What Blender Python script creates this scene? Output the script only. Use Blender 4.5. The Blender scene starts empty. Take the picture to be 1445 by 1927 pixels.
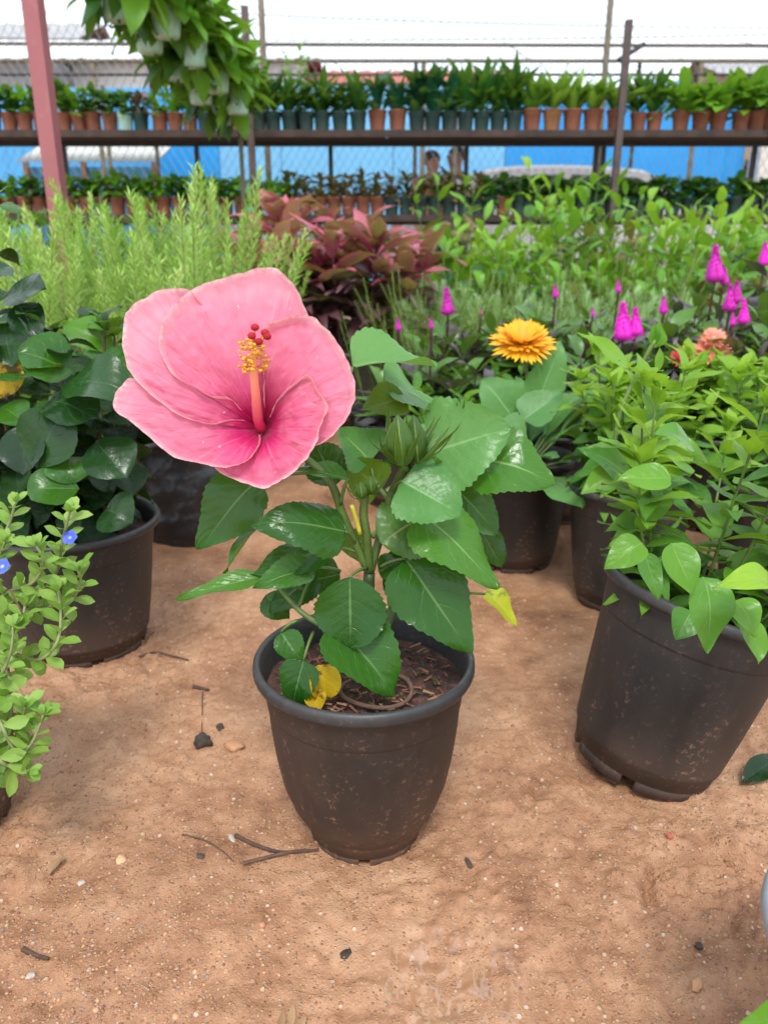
import bpy, bmesh, math, random
import numpy as np
from mathutils import Vector, Matrix

# ------------------------------------------------------------------ camera, world, sun, exposure
SC = bpy.context.scene
COL = SC.collection
R = math.radians
W0, H0, FPX = 1445.0, 1927.0, 1450.0
TILT = R(18.5)
CAMZ = 0.575
cd = bpy.data.cameras.new('camera'); cam = bpy.data.objects.new('camera', cd); COL.objects.link(cam)
cam.location = (0, 0, CAMZ); cam.rotation_euler = (math.pi/2 - TILT, 0, 0)
cd.sensor_fit = 'VERTICAL'; cd.sensor_height = 24.0; cd.lens = FPX / H0 * 24.0
cd.clip_start = 0.02; cd.clip_end = 500
cd.dof.use_dof = True; cd.dof.focus_distance = 0.69; cd.dof.aperture_fstop = 5.0
SC.camera = cam

def nd(nt, t, ins=None, **props):
    n = nt.nodes.new(t)
    for k, v in props.items(): setattr(n, k, v)
    for k, v in (ins or {}).items():
        if isinstance(v, bpy.types.NodeSocket): nt.links.new(v, n.inputs[k])
        else: n.inputs[k].default_value = v
    return n

w = bpy.data.worlds.new('World'); SC.world = w; w.use_nodes = True
nt = w.node_tree; nt.nodes.clear()
SUN_EL, SUN_ROT = R(58), R(200)
sky = nd(nt, 'ShaderNodeTexSky', sky_type='NISHITA', sun_disc=False, sun_elevation=SUN_EL, sun_rotation=SUN_ROT)
b1 = nd(nt, 'ShaderNodeBackground', {'Color': sky.outputs[0], 'Strength': 0.06})
# the even white cloud layer that covers the sky in the photograph
cl = nd(nt, 'ShaderNodeTexNoise', {'Scale': 2.2, 'Detail': 5.0})
cr = nd(nt, 'ShaderNodeValToRGB', {'Fac': cl.outputs['Fac']})
cr.color_ramp.elements[0].position = 0.3; cr.color_ramp.elements[0].color = (0.80, 0.84, 0.90, 1)
cr.color_ramp.elements[1].position = 0.7; cr.color_ramp.elements[1].color = (1.0, 1.0, 1.0, 1)
b2 = nd(nt, 'ShaderNodeBackground', {'Color': cr.outputs[0], 'Strength': 0.72})
ad = nd(nt, 'ShaderNodeAddShader', {0: b1.outputs[0], 1: b2.outputs[0]})
nd(nt, 'ShaderNodeOutputWorld', {'Surface': ad.outputs[0]})

sd = bpy.data.lights.new('sun', 'SUN'); sd.energy = 1.5; sd.angle = R(14); sd.color = (1.0, 0.975, 0.94)
sun = bpy.data.objects.new('sun', sd); COL.objects.link(sun)
sun.rotation_euler = (R(32), R(-10), R(15))   # light comes from above and a little behind the camera

SC.view_settings.view_transform = 'Standard'; SC.view_settings.look = 'None'
SC.view_settings.gamma = 1.0; SC.view_settings.exposure = 1.0
SC.cycles.use_denoising = True
SC.cycles.max_bounces = 4; SC.cycles.diffuse_bounces = 3; SC.cycles.glossy_bounces = 2; SC.cycles.transmission_bounces = 3; SC.cycles.transparent_max_bounces = 8
SC.cycles.use_adaptive_sampling = True; SC.cycles.adaptive_threshold = .02

# ------------------------------------------------------------------ pixel -> place
FW = Vector((0, math.cos(TILT), -math.sin(TILT))); UP = Vector((0, math.sin(TILT), math.cos(TILT))); RT = Vector((1, 0, 0))
CAM = Vector((0, 0, CAMZ))
def ray(px, py): return FW + RT*((px - W0/2)/FPX) + UP*(-(py - H0/2)/FPX)
def at(px, py, Y):
    d = ray(px, py); return CAM + d*(Y/d.y)
def atz(px, py, z):
    d = ray(px, py); return CAM + d*((z - CAMZ)/d.z)
def G(px, py): return atz(px, py, 0.0)
def onplane(px, py, o, n):
    d = ray(px, py); return CAM + d*((o - CAM).dot(n)/d.dot(n))

rng = random.Random(11)
NR = np.random.default_rng(5)
TAB = NR.random((256, 256))
def vnoise(x, y, s=0):
    x = np.asarray(x, float) + s*17.3; y = np.asarray(y, float) + s*9.1
    xi = np.floor(x).astype(int); yi = np.floor(y).astype(int); fx = x - xi; fy = y - yi
    fx = fx*fx*(3-2*fx); fy = fy*fy*(3-2*fy)
    g = lambda a, b: TAB[a % 256, b % 256]
    return (g(xi, yi)*(1-fx) + g(xi+1, yi)*fx)*(1-fy) + (g(xi, yi+1)*(1-fx) + g(xi+1, yi+1)*fx)*fy
def fbm(x, y, o=4, s=0):
    r = 0; a = .5
    for k in range(o): r = r + a*vnoise(x*2**k, y*2**k, s+k*3); a *= .5
    return r

# ------------------------------------------------------------------ mesh helpers
def mesh(name, V, F, mat=None, uv=None, smooth=True, colors=None):
    V = np.asarray(V, np.float32); me = bpy.data.meshes.new(name)
    if isinstance(F, np.ndarray):
        n, k = F.shape; tot = np.full(n, k, np.int32); idx = F.ravel().astype(np.int32)
    else:
        tot = np.array([len(f) for f in F], np.int32); idx = np.array([i for f in F for i in f], np.int32)
    me.vertices.add(len(V)); me.vertices.foreach_set('co', V.ravel())
    me.loops.add(len(idx)); me.loops.foreach_set('vertex_index', idx)
    me.polygons.add(len(tot)); me.polygons.foreach_set('loop_start', np.concatenate([[0], np.cumsum(tot)[:-1]]).astype(np.int32))
    me.update(calc_edges=True)
    me.polygons.foreach_set('use_smooth', np.full(len(tot), bool(smooth)))
    if uv is not None:
        l = me.uv_layers.new(name='UVMap'); l.data.foreach_set('uv', np.asarray(uv, np.float32)[idx].ravel())
    if colors is not None:
        c = me.color_attributes.new('tint', 'FLOAT_COLOR', 'POINT'); c.data.foreach_set('color', np.asarray(colors, np.float32).ravel())
    if mat: me.materials.append(mat)
    me.update(); return me
def obj(name, me, parent=None, M=None):
    o = bpy.data.objects.new(name, me); COL.objects.link(o)
    if parent: o.parent = parent
    if M is not None: o.matrix_basis = M
    return o
def tag(o, label=None, cat=None, group=None, kind=None):
    if label: o['label'] = label
    if cat: o['category'] = cat
    if group: o['group'] = group
    if kind: o['kind'] = kind
    return o
def thing(name, label, cat, loc=(0, 0, 0), rz=0, group=None, rot=None):
    # an Empty at the thing's base that parents its parts
    o = bpy.data.objects.new(name, None); COL.objects.link(o); o.empty_display_size = .05
    o.location = loc; o.rotation_euler = rot or (0, 0, rz)
    return tag(o, label, cat, group, 'thing')
ORDW = 'first second third fourth fifth sixth seventh eighth ninth tenth eleventh twelfth thirteenth fourteenth fifteenth sixteenth seventeenth eighteenth nineteenth twentieth'.split()
def ordw(k): return ORDW[k] if k < 20 else 'twenty-' + ORDW[k-20] if k < 29 else 'thirtieth' if k == 29 else 'thirty-' + ORDW[k-30]
def order_labels(things, fmt, key=lambda o: o.location.x):
    """look-alikes in a row are told apart by counting from a thing one can find"""
    for k, o in enumerate(sorted(things, key=key)): o['label'] = fmt.format(ordw(k))
def copy_tree(o, parent=None):
    c = o.copy(); COL.objects.link(c); c.parent = parent
    for ch in KIDS.get(o.name, None) or list(o.children): copy_tree(ch, c)
    return c
KIDS = {}

class MB:
    """collects shapes into one mesh"""
    def __init__(s): s.V = []; s.F = []; s.U = []; s.n = 0
    def add(s, V, F, U=None):
        V = np.asarray(V, float); s.V.append(V)
        s.F += [tuple(int(i)+s.n for i in f) for f in F]; s.n += len(V)
        s.U.append(np.zeros((len(V), 2)) if U is None else np.asarray(U, float)); return s
    def box(s, c, d, M=None):
        x, y, z = [q/2 for q in d]
        V = np.array([(i*x, j*y, k*z) for i in (-1, 1) for j in (-1, 1) for k in (-1, 1)])
        if M is not None: V = V @ np.array(M.to_3x3()).T
        return s.add(V + np.array(c), [(0,1,3,2),(4,6,7,5),(0,4,5,1),(2,3,7,6),(0,2,6,4),(1,5,7,3)])
    def tube(s, pts, rad, n=6, cap=True):
        P = [Vector(p) for p in pts]; rad = rad if hasattr(rad, '__len__') else [rad]*len(P)
        V = []; U = []; prev = None
        for i, p in enumerate(P):
            t = (P[min(i+1, len(P)-1)] - P[max(i-1, 0)]).normalized()
            a = prev if prev is not None else (Vector((1, 0, 0)) if abs(t.x) < .8 else Vector((0, 1, 0)))
            a = (a - t*a.dot(t)).normalized(); b = t.cross(a); prev = a
            for k in range(n):
                q = 2*math.pi*k/n; V.append(p + (a*math.cos(q) + b*math.sin(q))*rad[i]); U.append((k/n, i/max(1, len(P)-1)))
        F = [(i*n+k, i*n+(k+1) % n, (i+1)*n+(k+1) % n, (i+1)*n+k) for i in range(len(P)-1) for k in range(n)]
        if cap: F += [tuple(range(n-1, -1, -1)), tuple(range((len(P)-1)*n, len(P)*n))]
        return s.add(V, F, U)
    def lathe(s, prof, n=48, cap0=False, cap1=False, M=None):
        V = []; U = []
        for j, (r, z) in enumerate(prof):
            for k in range(n):
                q = 2*math.pi*k/n; V.append((r*math.cos(q), r*math.sin(q), z)); U.append((k/n, j/(len(prof)-1)))
        F = [(j*n+k, j*n+(k+1) % n, (j+1)*n+(k+1) % n, (j+1)*n+k) for j in range(len(prof)-1) for k in range(n)]
        if cap0: F.append(tuple(range(n-1, -1, -1)))
        if cap1: F.append(tuple(range((len(prof)-1)*n, len(prof)*n)))
        V = np.array(V)
        if M is not None: V = V @ np.array(M.to_3x3()).T + np.array(M.translation)
        return s.add(V, F, U)
    def ball(s, c, r, n=8, m=6, sc=(1, 1, 1)):
        V = []
        for j in range(m+1):
            for k in range(n):
                th = math.pi*j/m; q = 2*math.pi*k/n
                V.append((c[0]+r*sc[0]*math.sin(th)*math.cos(q), c[1]+r*sc[1]*math.sin(th)*math.sin(q), c[2]+r*sc[2]*math.cos(th)))
        F = [(j*n+k, (j+1)*n+k, (j+1)*n+(k+1) % n, j*n+(k+1) % n) for j in range(m) for k in range(n)]
        return s.add(V, F)
    def me(s, name, mat, smooth=True): return mesh(name, np.concatenate(s.V), s.F, mat, np.concatenate(s.U), smooth)
    def build(s, name, mat, parent=None, smooth=True): return obj(name, s.me(name, mat, smooth), parent)

# ------------------------------------------------------------------ materials
def mth(nt, op, a, b=0.0, c=None, clamp=False):
    ins = {0: a, 1: b}
    if c is not None: ins[2] = c
    return nd(nt, 'ShaderNodeMath', ins, operation=op, use_clamp=clamp).outputs[0]
def mix(nt, f, a, b, bt='MIX'):
    m = nt.nodes.new('ShaderNodeMix'); m.data_type = 'RGBA'; m.blend_type = bt
    for k, v in ((0, f), (6, a), (7, b)):
        if isinstance(v, bpy.types.NodeSocket): nt.links.new(v, m.inputs[k])
        else: m.inputs[k].default_value = v if k == 0 else (*v[:3], 1)
    return m.outputs[2]
def ramp(nt, f, els):
    r = nd(nt, 'ShaderNodeValToRGB', {'Fac': f}); e = r.color_ramp.elements
    while len(e) < len(els): e.new(.5)
    for q, (p, c) in zip(e, els): q.position = p; q.color = (*c[:3], 1) if hasattr(c, '__len__') else (c, c, c, 1)
    return r.outputs[0]
def smooth01(nt, x, a, b):
    m = nd(nt, 'ShaderNodeMapRange', {'Value': x, 'From Min': a, 'From Max': b}, interpolation_type='SMOOTHSTEP'); return m.outputs[0]
def noise(nt, vec, scale, detail=3.0, rough=.55, out='Fac'):
    n = nd(nt, 'ShaderNodeTexNoise', {'Scale': scale, 'Detail': detail, 'Roughness': rough})
    if vec is not None: nt.links.new(vec, n.inputs['Vector'])
    return n.outputs[out]
def newmat(name):
    m = bpy.data.materials.new(name); m.use_nodes = True; m.node_tree.nodes.clear(); return m, m.node_tree
def finish(nt, bsdf, transl=None, amount=0.0):
    s = bsdf.outputs[0]
    if transl is not None:
        t = nd(nt, 'ShaderNodeBsdfTranslucent', {'Color': transl}); s = nd(nt, 'ShaderNodeMixShader', {0: amount, 1: s, 2: t.outputs[0]}).outputs[0]
    nd(nt, 'ShaderNodeOutputMaterial', {'Surface': s})
def plain(name, col, rough=.6, var=.15, scale=12.0, bump=0.0, metal=0.0, spec=.5, spots=None, coord='Object'):
    m, nt = newmat(name); tc = nd(nt, 'ShaderNodeTexCoord').outputs[coord]
    n = noise(nt, tc, scale, 5.0); oi = nd(nt, 'ShaderNodeObjectInfo').outputs['Random']
    k = mth(nt, 'ADD', mth(nt, 'MULTIPLY', n, .75), mth(nt, 'MULTIPLY', oi, .25))
    c = ramp(nt, k, [(.25, [x*(1-var*1.6) for x in col]), (.5, col), (.75, [min(1, x*(1+var*1.6)) for x in col])])
    if spots:
        c = mix(nt, mth(nt, 'MULTIPLY', smooth01(nt, noise(nt, tc, spots[1], 3.0, .7), .58, .68), spots[2]), c, spots[0])
    b = nd(nt, 'ShaderNodeBsdfPrincipled', {'Base Color': c, 'Roughness': rough, 'Metallic': metal, 'Specular IOR Level': spec})
    if bump:
        bp = nd(nt, 'ShaderNodeBump', {'Strength': .6, 'Distance': bump, 'Height': noise(nt, tc, scale*4, 5.0)}); nt.links.new(bp.outputs[0], b.inputs['Normal'])
    finish(nt, b); return m
def leafmat(name, dark, light, rough=.38, spec=.5, vein=(.25, .45, .12), veinamt=.55, nside=7.0, transl=.25, patch=None, slope=.38, edge=None, lite=False):
    m, nt = newmat(name)
    uv = nd(nt, 'ShaderNodeSeparateXYZ', {0: nd(nt, 'ShaderNodeTexCoord').outputs['UV']})
    oc = nd(nt, 'ShaderNodeTexCoord').outputs['Object']
    ua = mth(nt, 'ABSOLUTE', mth(nt, 'MULTIPLY_ADD', uv.outputs[0], 2.0, -1.0)); v = uv.outputs[1]
    oi = nd(nt, 'ShaderNodeObjectInfo').outputs['Random']
    big = noise(nt, oc, 3.0 if lite else 16.0, 2.0 if lite else 4.0)
    k = mth(nt, 'ADD', mth(nt, 'MULTIPLY', big, .55), mth(nt, 'MULTIPLY', oi, .5))
    c = ramp(nt, k, [(.2, dark), (.85, light)])
    mid = smooth01(nt, ua, .05, .012)
    if edge: c = mix(nt, smooth01(nt, ua, edge[1], 1.0), c, edge[0])
    if lite:
        c = mix(nt, mth(nt, 'MULTIPLY', mid, veinamt), c, vein)
        b = nd(nt, 'ShaderNodeBsdfPrincipled', {'Base Color': c, 'Roughness': rough, 'Specular IOR Level': spec})
        finish(nt, b, mix(nt, .5, c, (.35, .55, .04)), transl); return m
    if patch: c = mix(nt, mth(nt, 'MULTIPLY', smooth01(nt, noise(nt, oc, patch[1], 4.0, .7), patch[2], patch[2]+.1), patch[3]), c, patch[0])
    wob = mth(nt, 'MULTIPLY', mth(nt, 'SUBTRACT', noise(nt, oc, 45.0, 2.0), .5), .16)
    s = mth(nt, 'FRACT', mth(nt, 'MULTIPLY', mth(nt, 'ADD', wob, mth(nt, 'SUBTRACT', v, mth(nt, 'MULTIPLY', mth(nt, 'POWER', ua, 1.25), slope))), nside))
    d = mth(nt, 'ABSOLUTE', mth(nt, 'SUBTRACT', s, .5))
    side = mth(nt, 'MULTIPLY', smooth01(nt, d, .040, .010), smooth01(nt, ua, .95, .35))
    vm = mth(nt, 'MAXIMUM', mth(nt, 'MULTIPLY', mid, smooth01(nt, v, 1.0, .5)), mth(nt, 'MULTIPLY', side, .38))
    c = mix(nt, mth(nt, 'MULTIPLY', vm, veinamt), c, vein)
    n40 = noise(nt, oc, 75.0, 3.0)
    h = mth(nt, 'ADD', mth(nt, 'MULTIPLY', mth(nt, 'MAXIMUM', mid, side), -.35), mth(nt, 'ADD', mth(nt, 'MULTIPLY', n40, 1.3), mth(nt, 'MULTIPLY', d, .22)))
    bp = nd(nt, 'ShaderNodeBump', {'Strength': .5, 'Distance': .0018, 'Height': h})
    rg = mth(nt, 'ADD', mth(nt, 'MULTIPLY', big, .22), rough-.11)
    b = nd(nt, 'ShaderNodeBsdfPrincipled', {'Base Color': c, 'Roughness': rg, 'Specular IOR Level': spec, 'Normal': bp.outputs[0]})
    tr = mix(nt, .5, c, (.35, .55, .04), 'MIX')
    finish(nt, b, tr, transl); return m

# ------------------------------------------------------------------ leaf shapes
WF = {'ovate': lambda v: np.sin(np.pi*v**.62)**.9, 'cordate': lambda v: np.sin(np.pi*np.clip(v, 1e-4, 1)**.5)**.78,
      'round': lambda v: np.clip(np.sin(np.pi*v), 0, 1)**.58, 'lance': lambda v: np.sin(np.pi*v**.72)**1.15,
      'obov': lambda v: np.sin(np.pi*v**1.35)**.8, 'strap': lambda v: np.clip(np.minimum(v*6+.35, (1-v)*3.2), 0, 1)**.7,
      'ellip': lambda v: np.sin(np.pi*v)**.85}
def leaf_geo(L=1., W=.6, kind='ovate', nu=6, nv=8, fold=.15, curl=.5, wave=.04, serr=0., nser=10, cup=.0, quilt=0., seed=0, twist=0.):
    rr = random.Random(seed); v = np.linspace(0, 1, nv+1); u = np.linspace(-1, 1, nu+1)
    wv = np.clip(WF[kind](np.clip(v, 1e-4, 1-1e-4)), .004, None)
    ang = curl*v + curl*.25*np.sin(v*5+rr.random()*6); ds = L/nv
    Y = np.concatenate([[0], np.cumsum(np.cos(ang[:-1])*ds)]); Z = np.concatenate([[0], np.cumsum(-np.sin(ang[:-1])*ds)])
    UU, VV = np.meshgrid(u, v); A = np.abs(UU)
    X = UU*wv[:, None]*W/2
    if serr:
        saw = (VV*nser) % 1.0; X = X*(1 + serr*(saw-.5)*A**8)
    ph = rr.random()*6.28; ph2 = rr.random()*6.28
    zz = fold*np.abs(X) - cup*X*X/(W*.5) + wave*L*A**2*np.sin(VV*9+ph+(UU > 0)*ph2)*(.3+.7*VV)
    if quilt: zz = zz + quilt*L*np.sin(2*np.pi*7*(VV-.38*A))*A*(1-A)*2
    zz = zz + X*np.sin(twist*VV)
    yy = Y[:, None] + zz*np.sin(ang)[:, None]; z2 = Z[:, None] + zz*np.cos(ang)[:, None]
    V = np.stack([X, yy + np.zeros_like(X), z2], -1).reshape(-1, 3)
    i, j = np.meshgrid(np.arange(nv), np.arange(nu), indexing='ij'); a = (i*(nu+1)+j).ravel()
    F = np.stack([a, a+1, a+nu+2, a+nu+1], 1)
    U = np.stack([UU*.5+.5, VV], -1).reshape(-1, 2)
    return V, F, U
def frame(base, d, n):
    y = Vector(d).normalized(); n = Vector(n); z = n - y*n.dot(y)
    if z.length < 1e-4: z = Vector((1, 0, .3)) - y*y.x
    z.normalize(); x = y.cross(z)
    return Matrix(((x.x, y.x, z.x, base[0]), (x.y, y.y, z.y, base[1]), (x.z, y.z, z.z, base[2]), (0, 0, 0, 1)))
def place_leaf(base, tip, n, **kw):
    """one leaf whose base and tip stand at these two points; returns mesh arrays in world space"""
    base = Vector(base); tip = Vector(tip); L = (tip-base).length
    V, F, U = leaf_geo(L=L, **kw); nu = kw.get('nu', 6)
    t = V[-(nu//2)-1]; th = math.atan2(t[2], t[1]); s = L/math.hypot(t[1], t[2])
    c, q = math.cos(-th), math.sin(-th); Y = V[:, 1]*c - V[:, 2]*q; Z = V[:, 1]*q + V[:, 2]*c
    V = np.stack([V[:, 0], Y*s, Z*s], 1); M = frame(base, tip-base, n)
    return V @ np.array(M.to_3x3()).T + np.array(base), F, U

# ------------------------------------------------------------------ palette
def soilmat():
    m, nt = newmat('wet_sandy_soil'); tc = nd(nt, 'ShaderNodeTexCoord').outputs['Object']
    a = noise(nt, tc, 3.2, 6.0, .6); b = noise(nt, tc, 26.0, 6.0, .65); g = noise(nt, tc, 420.0, 3.0, .7)
    k = mth(nt, 'ADD', mth(nt, 'MULTIPLY', a, .55), mth(nt, 'ADD', mth(nt, 'MULTIPLY', b, .3), mth(nt, 'MULTIPLY', g, .15)))
    c = ramp(nt, k, [(.37, (.16, .068, .032)), (.445, (.30, .145, .071)), (.52, (.40, .212, .112)), (.64, (.50, .305, .178))])
    vo = nd(nt, 'ShaderNodeTexVoronoi', {'Scale': 330.0, 'Vector': tc})
    vc = nd(nt, 'ShaderNodeSeparateColor', {0: vo.outputs['Color']})
    grain = mth(nt, 'MULTIPLY', smooth01(nt, vo.outputs['Distance'], .5, .25), smooth01(nt, vc.outputs[0], .55, .9))
    gc = ramp(nt, vc.outputs[1], [(0.0, (.16, .075, .045)), (.35, (.36, .16, .08)), (.6, (.50, .31, .16)), (.85, (.56, .42, .27)), (1.0, (.2, .16, .14))])
    c = mix(nt, mth(nt, 'MULTIPLY', grain, .8), c, gc)
    vo2 = nd(nt, 'ShaderNodeTexVoronoi', {'Scale': 120.0, 'Vector': tc})
    vc2 = nd(nt, 'ShaderNodeSeparateColor', {0: vo2.outputs['Color']})
    gr2 = mth(nt, 'MULTIPLY', smooth01(nt, vo2.outputs['Distance'], .32, .2), smooth01(nt, vc2.outputs[0], .72, .8))
    c = mix(nt, mth(nt, 'MULTIPLY', gr2, .75), c, ramp(nt, vc2.outputs[1], [(0, (.25, .10, .05)), (.5, (.55, .36, .2)), (1, (.6, .5, .4))]))
    sp = nd(nt, 'ShaderNodeSeparateXYZ', {0: tc})
    # standing wetness: a shallow trodden streak near the bottom of the path
    wx = mth(nt, 'DIVIDE', mth(nt, 'SUBTRACT', sp.outputs[0], .05), .075); wy = mth(nt, 'DIVIDE', mth(nt, 'SUBTRACT', sp.outputs[1], .488), .06)
    rr = mth(nt, 'ADD', mth(nt, 'POWER', mth(nt, 'ABSOLUTE', wx), 2.0), mth(nt, 'POWER', mth(nt, 'ABSOLUTE', wy), 2.0))
    st = nd(nt, 'ShaderNodeMapping', {'Vector': tc, 'Scale': (75, 38, 1)}).outputs[0]
    wet = mth(nt, 'MULTIPLY', smooth01(nt, rr, 1.5, .2), smooth01(nt, noise(nt, st, 1.0, 4.0, .6), .46, .52))
    wet2 = mth(nt, 'MULTIPLY', smooth01(nt, noise(nt, tc, 6.0, 4.0), .48, .60), .6)
    wt = mth(nt, 'MAXIMUM', wet, wet2)
    c = mix(nt, mth(nt, 'MULTIPLY', wt, .35), c, (.22, .105, .05))
    h = mth(nt, 'ADD', mth(nt, 'MULTIPLY', mth(nt, 'MAXIMUM', grain, gr2), .6), mth(nt, 'ADD', b, mth(nt, 'MULTIPLY', g, .7)))
    bp = nd(nt, 'ShaderNodeBump', {'Strength': mth(nt, 'SUBTRACT', .75, mth(nt, 'MULTIPLY', wet, .6)), 'Distance': .0034, 'Height': h})
    rg = mth(nt, 'SUBTRACT', .62, mth(nt, 'MULTIPLY', wet, .5)); rg = mth(nt, 'SUBTRACT', rg, mth(nt, 'MULTIPLY', wet2, .35))
    bs = nd(nt, 'ShaderNodeBsdfPrincipled', {'Base Color': c, 'Roughness': rg, 'Specular IOR Level': .45, 'Normal': bp.outputs[0], 'Coat Weight': wet, 'Coat Roughness': .06, 'Coat IOR': 1.7, 'Coat Normal': nd(nt, 'ShaderNodeBump', {'Strength': .25, 'Distance': .002, 'Height': b}).outputs[0]})
    finish(nt, bs); return m
def tintmat(name, rough=.6):
    m, nt = newmat(name); a = nd(nt, 'ShaderNodeAttribute', attribute_name='tint')
    n = noise(nt, nd(nt, 'ShaderNodeTexCoord').outputs['Object'], 300.0, 3.0)
    c = mix(nt, .5, a.outputs['Color'], mix(nt, 1.0, a.outputs['Color'], ramp(nt, n, [(.3, .5), (.7, 1.0)]), 'MULTIPLY'))
    finish(nt, nd(nt, 'ShaderNodeBsdfPrincipled', {'Base Color': c, 'Roughness': rough})); return m
def potmat(name, col, dust, amt, rough=.5):
    m, nt = newmat(name); tc = nd(nt, 'ShaderNodeTexCoord').outputs['Object']
    oi = nd(nt, 'ShaderNodeObjectInfo'); sp = nd(nt, 'ShaderNodeSeparateXYZ', {0: tc})
    st = nd(nt, 'ShaderNodeMapping', {'Vector': tc, 'Scale': (40, 40, 13)}).outputs[0]
    n1 = noise(nt, st, 1.0, 5.0, .65); n2 = noise(nt, tc, 170.0, 3.0, .75); n3 = noise(nt, tc, 9.0, 4.0)
    c = ramp(nt, n1, [(.3, [x*.75 for x in col]), (.7, [x*1.35 for x in col])])
    low = smooth01(nt, sp.outputs[2], .15, .0)          # mud splashed up from the ground
    film = mth(nt, 'MULTIPLY', mth(nt, 'ADD', mth(nt, 'MULTIPLY', low, .75), .22), smooth01(nt, n3, .25, .65))
    c = mix(nt, mth(nt, 'MULTIPLY', film, amt), c, dust)
    sk = mth(nt, 'MULTIPLY', smooth01(nt, n2, .56, .64), mth(nt, 'MULTIPLY', smooth01(nt, n1, .40, .62), mth(nt, 'ADD', mth(nt, 'MULTIPLY', low, .8), .35)))
    c = mix(nt, mth(nt, 'MULTIPLY', sk, min(1, amt*1.7)), c, [min(1, x*1.8) for x in dust])
    rg = mth(nt, 'ADD', mth(nt, 'MULTIPLY', film, .35), mth(nt, 'ADD', mth(nt, 'MULTIPLY', n1, .2), rough-.1))
    bp = nd(nt, 'ShaderNodeBump', {'Strength': .25, 'Distance': .001, 'Height': mth(nt, 'ADD', n2, n1)})
    finish(nt, nd(nt, 'ShaderNodeBsdfPrincipled', {'Base Color': c, 'Roughness': rg, 'Specular IOR Level': .45, 'Normal': bp.outputs[0]})); return m
def petalmat():
    m, nt = newmat('hibiscus_petal'); uvs = nd(nt, 'ShaderNodeTexCoord').outputs['UV']
    sp = nd(nt, 'ShaderNodeSeparateXYZ', {0: uvs}); oc = nd(nt, 'ShaderNodeTexCoord').outputs['Object']
    s, t = sp.outputs[0], sp.outputs[1]
    st = nd(nt, 'ShaderNodeMapping', {'Vector': uvs, 'Scale': (46, 3.2, 1)}).outputs[0]
    ray_ = noise(nt, st, 1.0, 3.0, .6); soft = noise(nt, oc, 38.0, 4.0); fine = noise(nt, oc, 260.0, 3.0, .6)
    tt = mth(nt, 'ADD', t, mth(nt, 'MULTIPLY', mth(nt, 'SUBTRACT', ray_, .5), .22))
    c = ramp(nt, tt, [(.05, (.50, .001, .085)), (.14, (.62, .008, .14)), (.25, (.70, .085, .22)), (.42, (.74, .17, .285)), (.8, (.76, .235, .335)), (1.0, (.78, .33, .40))])
    c = mix(nt, mth(nt, 'MULTIPLY', smooth01(nt, soft, .5, .72), .3), c, (.80, .34, .42))
    c = mix(nt, mth(nt, 'MULTIPLY', smooth01(nt, ray_, .56, .70), .20), c, (.80, .42, .52))
    edge = mth(nt, 'MULTIPLY', smooth01(nt, t, .955, .995), smooth01(nt, fine, .35, .6))
    c = mix(nt, mth(nt, 'MULTIPLY', edge, .75), c, (.90, .62, .56))
    fl = mth(nt, 'MULTIPLY', smooth01(nt, noise(nt, oc, 150.0, 2.0, .8), .70, .76), .5)
    c = mix(nt, fl, c, (.92, .68, .66))
    st2 = nd(nt, 'ShaderNodeMapping', {'Vector': uvs, 'Scale': (95, 9, 1)}).outputs[0]
    h = mth(nt, 'ADD', mth(nt, 'MULTIPLY', noise(nt, st2, 1.0, 3.0, .6), .9), mth(nt, 'ADD', mth(nt, 'MULTIPLY', ray_, .8), mth(nt, 'MULTIPLY', noise(nt, oc, 120.0, 4.0), .6)))
    bp = nd(nt, 'ShaderNodeBump', {'Strength': .7, 'Distance': .0018, 'Height': h})
    b = nd(nt, 'ShaderNodeBsdfPrincipled', {'Base Color': c, 'Roughness': .62, 'Specular IOR Level': .25, 'Normal': bp.outputs[0], 'Sheen Weight': .12})
    finish(nt, b, c, .36); return m
def uvgrad(name, els, rough=.5, transl=0.):
    m, nt = newmat(name); uv = nd(nt, 'ShaderNodeSeparateXYZ', {0: nd(nt, 'ShaderNodeTexCoord').outputs['UV']})
    n = noise(nt, nd(nt, 'ShaderNodeTexCoord').outputs['Object'], 90.0, 3.0)
    c = ramp(nt, mth(nt, 'ADD', uv.outputs[1], mth(nt, 'MULTIPLY', mth(nt, 'SUBTRACT', n, .5), .15)), els)
    b = nd(nt, 'ShaderNodeBsdfPrincipled', {'Base Color': c, 'Roughness': rough})
    finish(nt, b, c if transl else None, transl); return m

M = {}
M['soil'] = soilmat()
M['tint'] = tintmat('pebble_mix')
M['pot_black'] = potmat('black_nursery_plastic', (.015, .0148, .0145), (.14, .075, .045), .42)
M['pot_brownblack'] = potmat('dusty_black_plastic', (.018, .0145, .0125), (.15, .072, .04), .6)
M['pot_rim'] = potmat('pot_rim_plastic', (.022, .024, .025), (.15, .10, .075), .35, .42)
M['pot_terra'] = potmat('terracotta_plastic', (.20, .062, .030), (.2, .11, .07), .3, .55)
M['pot_tan'] = potmat('tan_plastic', (.27, .12, .045), (.2, .11, .07), .3, .55)
M['pot_teal'] = potmat('dark_green_plastic', (.010, .040, .034), (.1, .09, .07), .25, .45)
M['pot_mint'] = potmat('mint_plastic', (.42, .66, .55), (.3, .3, .25), .2, .45)
M['pot_grey'] = potmat('grey_plastic', (.16, .18, .20), (.2, .14, .1), .3, .45)
M['bag'] = plain('black_polythene', (.014, .014, .015), .28, .3, 14, .004)
M['potsoil'] = plain('potting_soil', (.085, .036, .022), .9, .5, 60, .005, spots=((.22, .10, .06), 120., .7))
M['moss'] = plain('mossy_soil', (.03, .035, .012), .95, .5, 80, .004)
M['chip'] = tintmat('fibre_chips', .8)
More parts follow.
